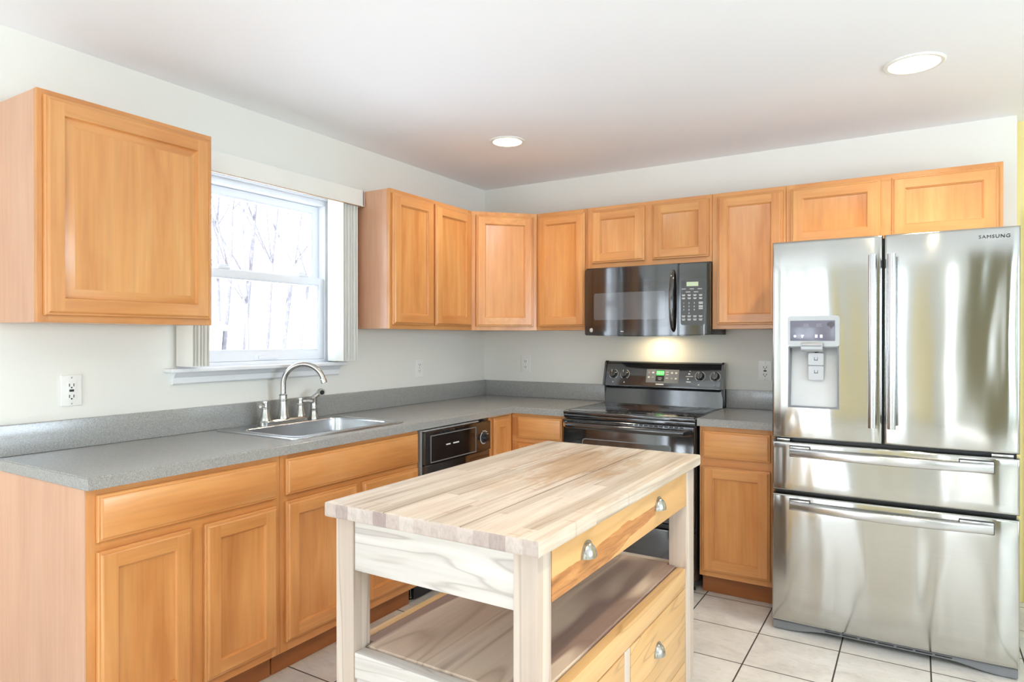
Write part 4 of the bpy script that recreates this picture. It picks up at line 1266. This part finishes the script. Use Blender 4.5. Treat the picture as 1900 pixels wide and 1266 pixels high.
# handle
hp = []
for i in range(25):
    a = -1 + 2 * i / 24
    hp.append((1.553, arc_y(1.553) - 0.006 - 0.040 * math.sqrt(max(0, 1 - a * a)), 1.538 + 0.172 * a))
rads = [0.013 * max(0.35, math.sqrt(max(0, 1 - (-1 + 2 * i / 24) ** 2)) ** 0.5) for i in range(25)]
b = B().tube(hp, rads, 14, flat=(1.15, 0.8))
part('door_handle', b, 'black', md)
# keypad
b = B(); curved_rr(b, 1.590, 1.716, 1.402, 1.655, 0.012, 0.0002, 0.0012)
kp = part('keypad', b, 'panelgrey', mw)
b = B(); curved(b, 1.622, 1.684, 1.618, 1.642, 0.0013, 0.0022, 4)
part('display', b, 'lcd', kp)
b = B()
def key(xc, zc, w, h=0.004):
    curved(b, xc - w / 2, xc + w / 2, zc - h / 2, zc + h / 2, 0.0013, 0.0017, 2)
for xc in (1.607, 1.650, 1.692): key(xc, 1.603, 0.022, 0.003)
for xc in (1.630, 1.672): key(xc, 1.586, 0.024, 0.003)
for zc in (1.567, 1.550):
    for xc in (1.606, 1.636, 1.666, 1.696):
        key(xc, zc + 0.003, 0.018, 0.003); key(xc, zc - 0.002, 0.014, 0.003)
for r_, row in enumerate(('123', '456', '789')):
    for c_, ch in enumerate(row):
        textbm(b, ch, 0.013, (1.607 + c_ * 0.028, arc_y(1.607 + c_ * 0.028) - 0.0018, 1.524 - r_ * 0.019), (1, 0, 0), (0, 0, 1))
textbm(b, '0', 0.013, (1.635, arc_y(1.635) - 0.0018, 1.467), (1, 0, 0), (0, 0, 1))
for zc in (1.528, 1.521, 1.508, 1.501, 1.492): key(1.697, zc, 0.022, 0.004)
for zc in (1.450, 1.432):
    for xc in (1.606, 1.636, 1.666, 1.696):
        key(xc, zc + 0.003, 0.020, 0.003); key(xc, zc - 0.003, 0.015, 0.003)
part('key_print', b, 'mark', kp)
# task light under the microwave
b = B().box(1.30, 1.42, -0.16, -0.08, 1.3455, 1.3488, 0.001)
part('task_light', b, 'bulb', mw)

# ------------------------------------------------------------------ refrigerator
FX0, FX1 = 2.1535, 3.0565
fr = thing('refrigerator', 'stainless steel french door refrigerator with ice and water dispenser', 'refrigerator', ((FX0 + FX1) / 2, -0.45, 0))
part('cabinet_body', B().box(FX0 + 0.006, FX1 - 0.006, -0.785, -0.045, 0.045, 1.745, 0.004), 'greyplastic', fr)
YF = -0.852    # front surface
def bulge(x, x0, x1, amt):
    t = (x - (x0 + x1) / 2) / ((x1 - x0) / 2)
    return YF - amt * (1 - t * t)
XM = 2.5955
def fr_slab(x0, x1, z0, z1, hole=None, r=0.010, n=10):
    """door slab with gently bowed front, rounded edges and optional hole (x0,x1,z0,z1)"""
    us = [x0 + (x1 - x0) * i / n for i in range(n + 1)]
    vs = [z0 + (z1 - z0) * i / 6 for i in range(7)]
    if hole:
        us = sorted([u for u in us if abs(u - hole[0]) > 0.015 and abs(u - hole[1]) > 0.015] + list(hole[:2]))
        vs = sorted([v for v in vs if abs(v - hole[2]) > 0.02 and abs(v - hole[3]) > 0.02] + list(hole[2:]))
    def keep(i, j):
        if not hole: return True
        cx, cz = (us[i] + us[i + 1]) / 2, (vs[j] + vs[j + 1]) / 2
        return not (hole[0] < cx < hole[1] and hole[2] < cz < hole[3])
    b = B().grid(us, vs, keep, YF, -0.787, 'y')
    bm = b.bm
    es = []
    for e in bm.edges:
        a, c = e.verts[0].co, e.verts[1].co
        if abs(a.y - YF) < 1e-5 and abs(c.y - YF) < 1e-5 and e.calc_face_angle(0) > 0.6:
            m = (a + c) / 2
            if hole and hole[0] - .001 <= m.x <= hole[1] + .001 and hole[2] - .001 <= m.z <= hole[3] + .001: continue
            es.append(e)
    bmesh.ops.bevel(bm, geom=es, offset=r, segments=4, affect='EDGES', profile=0.5)
    for v in bm.verts:
        if v.co.y < -0.80:
            t = (v.co.x - (x0 + x1) / 2) / ((x1 - x0) / 2)
            v.co.y -= 0.007 * (1 - t * t)
    return b
HOLE = (2.224, 2.428, 1.018, 1.292)
ld = part('refrigerator_door', fr_slab(FX0, XM - 0.003, 0.878, 1.763, HOLE), 'steel', fr)
rd = part('refrigerator_door', fr_slab(XM + 0.003, FX1, 0.878, 1.763), 'steel', fr)
dr1 = part('freezer_drawer', fr_slab(FX0, FX1, 0.640, 0.862), 'steel', fr)
dr2 = part('freezer_drawer', fr_slab(FX0, FX1, 0.046, 0.624), 'steel', fr)
part('gasket', B().grid([FX0 + 0.006, HOLE[0] - 0.01, HOLE[1] + 0.01, FX1 - 0.006], [0.05, HOLE[2] - 0.01, HOLE[3] + 0.01, 1.755], lambda i, j: not (i == 1 and j == 1), -0.800, -0.786, 'y'), 'blackm', fr)
text('door_lettering', 'SAMSUNG', 0.0185, 'markdk', rd, Vector((2.973, YF - 0.0062, 1.7255)) - MW[fr.name].translation, (1, 0.012, 0), (0, 0, 1), 0.0008, 1.10, 1.14, 0.0)
def vhandle(x, parent):
    b = B()
    z0, z1 = 0.952, 1.676
    n = 14
    pts = [(x, -0.905 - 0.004 * (1 - (2 * i / n - 1) ** 2), z0 + (z1 - z0) * i / n) for i in range(n + 1)]
    b.tube(pts, 0.0155, 18, flat=(1.0, 0.9))
    part('door_handle', b, 'steel_plain', parent)
    for z in (z0 + 0.03, z1 - 0.03):
        part('handle_mount', B().box(x - 0.010, x + 0.010, -0.898, YF - 0.002, z - 0.02, z + 0.02, 0.003), 'greyplastic', parent)
vhandle(2.5575, ld)
vhandle(2.627, rd)
def hhandle(z, parent):
    n = 30
    xa, xb = 2.232, 2.972
    sec = rrect(-0.0115, 0.0115, -0.019, 0.019, 0.007, 3)
    bm = bmesh.new(); rings = []
    for i in range(n + 1):
        t = i / n
        x = xa + (xb - xa) * t
        dep = -0.862 - 0.038 * (1 - (2 * t - 1) ** 2)
        rings.append([bm.verts.new((x, dep + s[0], z + s[1])) for s in sec])
    for a, c in zip(rings, rings[1:]):
        for i in range(len(sec)): bm.faces.new([a[i], a[(i + 1) % len(sec)], c[(i + 1) % len(sec)], c[i]])
    bm.faces.new(rings[0]); bm.faces.new(rings[-1][::-1])
    bmesh.ops.recalc_face_normals(bm, faces=bm.faces[:])
    b = B(); b.merge(bm, 0)
    part('drawer_handle', b, 'steel_plain', parent)
    for xa_, xb_ in ((2.231, 2.312), (2.862, 2.973)):
        part('handle_bracket', B().box(xa_, xb_, -0.870, -0.853, z + 0.012, z + 0.026, 0.003), 'steel_plain', parent)
        part('handle_seat', B().box(xa_ - 0.003, xb_ + 0.003, -0.861, -0.853, z - 0.0225, z + 0.029, 0.003), 'blackm', parent)
hhandle(0.818, dr1)
hhandle(0.579, dr2)
# dispenser
ds = part('dispenser', B().grid([2.2225, HOLE[0] + 0.006, HOLE[1] - 0.006, 2.4295], [HOLE[2] - 0.0, HOLE[2] + 0.008, 1.285, 1.29], lambda i, j: not (i == 1 and j == 1), -0.8625, -0.857, 'y', 0.0), 'greyplastic', ld)
b = B()
# cavity: back wall slopes, side walls, floor
b.prism([(-0.842, HOLE[2] + 0.007), (-0.802, HOLE[3] - 0.001), (-0.797, HOLE[3] - 0.001), (-0.797, HOLE[2] + 0.007)], 'x', HOLE[0] + 0.0065, HOLE[1] - 0.0065)
M['cavity'] = plain('light_grey_cavity_plastic', (206, 208, 208), 0.4)
bk = part('cavity_back', b, 'cavity', ds)
for xa_, xb_ in ((HOLE[0] + 0.0005, HOLE[0] + 0.006), (HOLE[1] - 0.006, HOLE[1] - 0.0005)):
    part('cavity_side', B().box(xa_, xb_, -0.853, -0.794, HOLE[2] + 0.006, HOLE[3] - 0.001), 'greyplastic', ds)
b = B().box(HOLE[0] + 0.0005, HOLE[1] - 0.0005, -0.858, -0.794, HOLE[2] + 0.0005, HOLE[2] + 0.006)
part('drip_tray', b, 'greyplastic', ds)
b = B().prism(rrect(2.2205, 2.4315, 1.291, 1.427, 0.012), 'y', -0.8655, -0.857, 0.001)
part('dispenser_fascia', b, 'silverp', ds)
b = B().box(2.232, 2.4135, -0.8670, -0.8657, 1.316, 1.406, 0.0005)
M['dispanel'] = plain('violet_grey_display', (104, 102, 118), 0.18, coat=0.5)
dp = part('display_panel', b, 'dispanel', ds)
b = B()
b.lathe([(0.0055, 0), (0.0055, 0.0004)], (2.252, -0.8671, 1.337), '-y', 14)
b.box(2.277, 2.289, -0.8675, -0.8671, 1.338, 1.342); b.box(2.280, 2.285, -0.8675, -0.8671, 1.330, 1.338)
for xx in (2.334, 2.354): b.box(xx, xx + 0.010, -0.8675, -0.8671, 1.330, 1.343)
part('display_icons', b, 'icon', dp)
M['dimdigit'] = plain('unlit_segment_digits', (134, 134, 142), 0.3)
for xx, s_ in ((2.297, '-88.'), (2.352, '88.')):
    text('display_digits', s_, 0.022, 'dimdigit', dp, Vector((xx, -0.8674, 1.384)) - MW[fr.name].translation, (1, 0, 0), (0, 0, 1), 0.0002)
b = B().prism([(2.386, 1.396), (2.396, 1.401), (2.408, 1.399), (2.411, 1.388), (2.404, 1.376), (2.399, 1.366), (2.394, 1.376), (2.384, 1.381), (2.381, 1.389)], 'y', -0.8674, -0.8671)
M['smudge'] = plain('peeled_film_patch', (84, 80, 88), 0.5, vscale=300, var=0.3)
part('peeled_film', b, 'smudge', dp)
b = B().prism([(-0.857, 1.268), (-0.882, 1.268), (-0.889, 1.276), (-0.889, 1.300), (-0.880, 1.310), (-0.857, 1.310)], 'x', 2.279, 2.366, 0.002)
sp_ = part('spout_housing', b, 'silverp', ds)
part('spout_ridge', B().box(2.283, 2.362, -0.8915, -0.8895, 1.292, 1.296, 0.0006).box(2.283, 2.362, -0.8915, -0.8895, 1.276, 1.279, 0.0006), 'greyplastic', ds)
def paddle(name, z0, z1, y0_, y1_):
    b = B().prism(rrect(2.304, 2.366, z0, z1, 0.008), 'y', y0_, y1_, 0.002)
    return part(name, b, 'paddle', ds)
pd1 = paddle('ice_paddle', 1.208, 1.262, -0.846, -0.836)
pd2 = paddle('water_paddle', 1.142, 1.205, -0.842, -0.832)
for z_, yy_, p_ in ((1.235, -0.8463, pd1), (1.178, -0.8423, pd2)):
    b = B().box(2.328, 2.330, yy_ - 0.0006, yy_, z_ - 0.006, z_ + 0.008).box(2.341, 2.343, yy_ - 0.0006, yy_, z_ - 0.006, z_ + 0.008).box(2.330, 2.341, yy_ - 0.0006, yy_, z_ - 0.006, z_ - 0.003)
    part('cup_symbol', b, 'markdk', p_)
part('water_nozzle', B().lathe([(0.008, 0), (0.007, 0.05)], (2.335, -0.822, 1.225)), 'blackm', ds)
# hinge caps, base grille, feet
for xa_, xb_ in ((FX0 + 0.02, FX0 + 0.075), (FX1 - 0.09, FX1 - 0.02)):
    part('hinge', B().box(xa_, xb_, -0.845, -0.79, 0.864, 0.874, 0.002), 'steel_plain', fr)
part('top_hinge_cover', B().box(FX0 + 0.03, FX0 + 0.16, -0.82, -0.70, 1.7455, 1.757, 0.003), 'greyplastic', fr)
b = B()
pts = [(FX0 + 0.004, 0.040), (FX1 - 0.004, 0.040)]
prof = []
n = 24
xs_ = [FX0 + 0.004 + (FX1 - FX0 - 0.008) * i / n for i in range(n + 1)]
lowz = [0.004 + 0.020 * min(1, max(0, (min(x - FX0, FX1 - x) - 0.09) / 0.12)) for x in xs_]
poly = [(x, 0.0425) for x in xs_] + [(x, z) for x, z in list(zip(xs_, lowz))[::-1]]
b.prism(poly, 'y', -0.838, -0.790, 0.002)
gr = part('base_grille', b, 'greyplastic', fr)
b = B()
for i in range(7):
    xx = FX0 + 0.22 + i * 0.068
    b.box(xx, xx + 0.058, -0.8395, -0.8382, 0.0305, 0.0355)
part('vent_slot', b, 'slot', gr)
for x in (FX0 + 0.06, FX1 - 0.06):
    for y in (-0.74, -0.12):
        part('foot', B().lathe([(0.022, 0.0), (0.022, 0.02), (0.012, 0.046)], (x, y, 0.0)), 'blackm', fr)

# ------------------------------------------------------------------ kitchen island cart
IX0, IX1, IY0, IY1 = 1.398, 2.040, -2.828, -1.610
isl = thing('kitchen_island', 'butcher block kitchen island cart with drawers and an open shelf amid the tiled floor', 'kitchen island', (1.72, -2.2, 0))
b = B().box(IX0, IX1, IY0, IY1, 0.862, 0.900, 0.007, seg=4)
for f in b.bm.faces:
    f.normal_update()
    f.material_index = 1 if abs(f.normal.y) > 0.75 else 0
tp = part('block_top', b, ['block', 'endgrain'], isl)
# shift texture origin: the block material uses x measured from the left edge
for v in tp.data.vertices: v.co.x -= (IX0 - 1.72)
tp.location.x = IX0 - 1.72
LO = 0.0615
legs = [(1.405, 1.405 + 0.063, -2.792, -2.792 + LO), (1.955, 2.018, -2.792, -2.792 + LO), (1.405, 1.468, -1.716, -1.622), (1.955, 2.018, -1.716, -1.622)]
for x0, x1, y0_, y1_ in legs:
    l_ = part('leg', B().box(x0, x1, y0_, y1_, 0.088, 0.8615, 0.0025), 'birch_z', isl)
    cx_, cy_ = (x0 + x1) / 2, (y0_ + y1_) / 2
    cs = part('caster_bracket', B().lathe([(0.020, 0), (0.020, 0.005), (0.008, 0.006), (0.008, 0.012), (0, 0.012)], (cx_, cy_, 0.0755)).box(cx_ - 0.014, cx_ - 0.011, cy_ - 0.014, cy_ + 0.020, 0.02, 0.0765, 0.001).box(cx_ + 0.011, cx_ + 0.014, cy_ - 0.014, cy_ + 0.020, 0.02, 0.0765, 0.001), 'nickel', l_)
    part('caster_wheel', B().lathe([(0.024, -0.0095), (0.029, -0.007), (0.029, 0.007), (0.024, 0.0095)], (cx_, cy_ + 0.004, 0.0295), 'x', 24), 'rubber', l_)
# aprons and the long drawer
part('end_apron', B().box(1.4685, 1.9545, -2.788, -2.766, 0.722, 0.8615, 0.002), 'birch_x', isl)
part('end_apron', B().box(1.4685, 1.9545, -1.690, -1.668, 0.722, 0.8615, 0.002), 'birch_x', isl)
part('side_apron', B().box(1.415, 1.437, -2.7295, -1.717, 0.728, 0.8615, 0.002), 'birch_y', isl)
part('side_apron', B().box(1.990, 2.004, -2.7295, -1.717, 0.729, 0.8615, 0.001), 'birch_y', isl)
dr = part('drawer', B().box(2.0045, 2.0185, -2.7285, -1.718, 0.733, 0.858, 0.0015), 'heart_y', isl)
def cup_pull(y, z, parent, xf=2.019):
    """half dome cup pull opening downwards, facing +x"""
    bm = bmesh.new()
    n, m = 16, 8
    w, h, d = 0.030, 0.036, 0.024
    rows = []
    for j in range(m + 1):
        ph = PI / 2 * j / m
        row = []
        for i in range(n + 1):
            th_ = PI * i / n
            yy = -w * math.cos(th_)
            r_ = math.sin(th_)
            row.append(bm.verts.new((xf + d * r_ * math.cos(ph), y + yy, z - 0.014 + h * r_ * math.sin(ph))))
        rows.append(row)
    for a, c in zip(rows, rows[1:]):
        for i in range(n):
            try: bm.faces.new([a[i], a[i + 1], c[i + 1], c[i]])
            except Exception: pass
    bmesh.ops.remove_doubles(bm, verts=bm.verts[:], dist=1e-5)
    bmesh.ops.recalc_face_normals(bm, faces=bm.faces[:])
    # outward normals
    c0 = Vector((xf, y, z - 0.014))
    for f in bm.faces:
        if f.normal.dot(f.calc_center_median() - c0) < 0: f.normal_flip()
    g_ = bmesh.ops.solidify(bm, geom=bm.faces[:], thickness=0.0016)
    b = B(); b.merge(bm, 0)
    # flange
    pts = [(y + 0.034 * math.cos(PI * i / 16), z - 0.014 + 0.040 * math.sin(PI * i / 16)) for i in range(17)]
    b.prism(pts, 'x', xf, xf + 0.0018)
    part('cup_pull', b, 'nickel', parent)
cup_pull(-2.545, 0.800, dr)
cup_pull(-2.013, 0.800, dr)
# lower cabinet section
part('shelf_rail', B().box(1.4685, 1.9545, -2.790, -2.752, 0.440, 0.5085, 0.004), 'birch_x', isl)
part('shelf_rail', B().box(1.4685, 1.9545, -1.690, -1.655, 0.440, 0.5085, 0.004), 'birch_x', isl)
part('shelf_rail', B().box(1.985, 2.016, -2.7295, -1.717, 0.441, 0.5085, 0.004), 'birch_y', isl)
part('shelf_rail', B().box(1.408, 1.437, -2.7295, -1.717, 0.441, 0.5085, 0.004), 'birch_y', isl)
b = B().grid([1.4405, 1.4705, 1.9525, 1.9815], [-2.7485, -2.7265, -1.719, -1.6935], lambda i, j: not (i in (0, 2) and j in (0, 2)), 0.490, 0.512, 'z', 0.0035, lambda e: e.verts[0].co.z > 0.511 and e.verts[1].co.z > 0.511)
part('shelf', b, 'shelfw', isl)
part('cabinet_floor', B().box(1.44, 1.98, -2.748, -1.695, 0.115, 0.135, 0.001), 'birch_y', isl)
part('end_panel', B().box(1.4685, 1.9545, -2.782, -2.764, 0.10, 0.4395, 0.001), 'birch_x', isl)
part('end_panel', B().box(1.4685, 1.9545, -1.690, -1.672, 0.10, 0.4395, 0.001), 'birch_x', isl)
part('back_panel', B().box(1.412, 1.428, -2.7285, -1.718, 0.10, 0.4405, 0.001), 'birch_y', isl)
part('bottom_rail', B().box(1.994, 2.016, -2.7285, -1.718, 0.10, 0.176, 0.002), 'birch_y', isl)
part('divider', B().box(1.994, 2.016, -2.289, -2.247, 0.1765, 0.4405, 0.002), 'birch_z', isl)
part('cabinet_lining', B().box(1.975, 1.985, -2.7285, -1.718, 0.137, 0.4395), 'gap', isl)
for ya, yb in ((-2.7265, -2.2915), (-2.2445, -1.7205)):
    d_ = part('drawer', B().box(1.990, 2.0165, ya, yb, 0.179, 0.438, 0.002), 'birch_y', isl)
    cup_pull((ya + yb) / 2 - (0.03 if ya > -2.5 else 0), 0.337, d_, 2.0165)

# ------------------------------------------------------------------ recessed ceiling lights
def downlight(label, x, y, r, power, color, spot=2.6):
    t = thing('recessed_light', label, 'ceiling light', (x, y, H), 0, 'round recessed ceiling lights')
    part('trim_ring', B().lathe([(r, 0.0005), (r, 0.004), (r - 0.006, 0.0075), (r - 0.018, 0.0065), (r - 0.020, 0.0008)], (x, y, H), '-z', 48), 'white_metal', t)
    part('lamp', B().lathe([(r - 0.020, 0.001), (r - 0.022, 0.004), (r * 0.5, 0.006), (0, 0.0065)], (x, y, H), '-z', 40), 'bulb', t)
    d = bpy.data.lights.new('recessed_lamp', 'SPOT')
    d.energy = power
    d.color = color
    d.spot_size = spot
    d.spot_blend = 0.6
    d.shadow_soft_size = 0.05
    o = bpy.data.objects.new('recessed_lamp', d)
    COL.objects.link(o)
    o.location = (x, y, H - 0.02)
    return t
WARM = (1.0, 0.80, 0.55)
downlight('small round recessed ceiling light over the corner left of the stove', 0.785, -0.942, 0.098, 14, (1.0, 0.86, 0.68))
downlight('round recessed ceiling light in front of the refrigerator', 2.704, -0.972, 0.108, 40, (1.0, 0.84, 0.62))
downlight('round recessed ceiling light above the near end of the island outside the frame', 2.704, -2.95, 0.10, 55, WARM, 2.6)
# light from the task lamp under the microwave
d = bpy.data.lights.new('microwave_task_lamp', 'AREA')
d.shape = 'RECTANGLE'; d.size = 0.12; d.size_y = 0.06; d.energy = 0.65; d.color = (1.0, 0.68, 0.34)
o = bpy.data.objects.new('microwave_task_lamp', d); COL.objects.link(o)
o.location = (1.36, -0.12, 1.342)

# ------------------------------------------------------------------ outdoors beyond the kitchen window
gz = -0.5
struct('ground', B().box(-40, -0.2, -20, 45, gz - 0.1, gz), 'snow', smooth=False)
def tree(x, y, h, r, seed):
    rnd = random.Random(seed)
    b = B()
    def limb(p, d, L, rr, lev):
        pts = [p.copy()]; q = p.copy(); dd = d.copy()
        n = 5
        for i in range(n):
            dd = (dd + Vector((rnd.uniform(-.10, .10), rnd.uniform(-.10, .10), rnd.uniform(0, .05)))).normalized()
            q = q + dd * (L / n); pts.append(q.copy())
        b.tube(pts, [rr * (1 - 0.13 * i) for i in range(n + 1)], 6)
        if lev < 3:
            for k in range(9 if lev == 0 else 3):
                i = rnd.randint(2, n)
                a = rnd.uniform(0, 2 * PI)
                nd = (dd * 0.8 + Vector((math.cos(a), math.sin(a), rnd.uniform(0.1, 0.6))) * 0.7).normalized()
                limb(pts[i], nd, L * rnd.uniform(0.22, 0.4), rr * (1 - 0.13 * i) * 0.55, lev + 1)
    limb(Vector((x, y, gz)), Vector((rnd.uniform(-.05, .05), rnd.uniform(-.05, .05), 1)), h, r, 0)
    return part('bare_tree', b, 'bark')
C_ = cam.location
for i, (py_, dist, h, r) in enumerate([(410, 13, 8, .10), (440, 15, 8, .13), (462, 8.5, 6, .06), (485, 17, 10, .11), (520, 14, 9, .12), (545, 18, 9, .12), (573, 20, 10, .16), (398, 20, 9, .12)]):
    f = 1221.6
    fw = Vector((-math.sin(0.551), math.cos(0.551), 0)); rt = Vector((math.cos(0.551), math.sin(0.551), 0))
    dd = (fw + rt * ((py_ - 950) / f))
    P = C_ + dd * (dist / dd.length + 3)
    nm = tree(P.x, P.y, h, r * 0.62, 100 + i)
    lab = ['thin bare winter tree beside the shed seen through the kitchen window', 'thicker bare tree near the left of the window view', 'slender bare sapling in the left half of the window view',
           'tall bare tree left of the middle of the window view', 'bare tree in the middle of the window view', 'leaning bare tree right of the middle of the window view', 'bare tree trunk near the right side of the window glass', 'bare tree behind the shed at the left edge of the window view'][i]
    tag(nm, lab, 'tree', 'bare trees beyond the kitchen window')
# shed
sx_, sy_ = -11.6, 4.6
def viewpt(px, dist):
    fw = Vector((-math.sin(0.551), math.cos(0.551), 0)); rt = Vector((math.cos(0.551), math.sin(0.551), 0))
    dd = (fw + rt * ((px - 950) / 1221.6)).normalized()
    return Vector((C_.x, C_.y, 0)) + dd * dist
P = viewpt(384, 16)
sh = thing('garden_shed', 'small pale shed with a window at the left edge of the window view', 'shed', (P.x, P.y, gz))
part('wall', B().box(P.x - 1.6, P.x + 0.2, P.y - 1.6, P.y + 0.22, gz, gz + 2.0), 'shed', sh)
part('roof', B().prism([(P.y - 1.75, gz + 2.0), (P.y + 0.36, gz + 2.0), (P.y + 0.36, gz + 2.1), (P.y - 0.7, gz + 2.5), (P.y - 1.75, gz + 2.1)], 'x', P.x - 1.7, P.x + 0.3), 'fence', sh)
part('window', B().box(P.x + 0.2, P.x + 0.23, P.y - 0.35, P.y + 0.05, gz + 0.75, gz + 1.5), 'shedwin', sh)
P0, P1 = viewpt(395, 19), viewpt(640, 24)
fn = thing('wire_fence', 'low wire fence crossing the snowy yard outside the kitchen window', 'fence', (P0.x, P0.y, gz))
nP = 9
b = B().tube([P0 + Vector((0, 0, gz + 1.35)), P1 + Vector((0, 0, gz + 1.35))], 0.03, 6).tube([P0 + Vector((0, 0, gz + 0.3)), P1 + Vector((0, 0, gz + 0.3))], 0.02, 6)
part('rail', b, 'fence', fn)
for i in range(nP):
    q = P0.lerp(P1, i / (nP - 1))
    part('post', B().tube([q + Vector((0, 0, gz)), q + Vector((0, 0, gz + 1.4))], 0.035, 8), 'fence', fn)
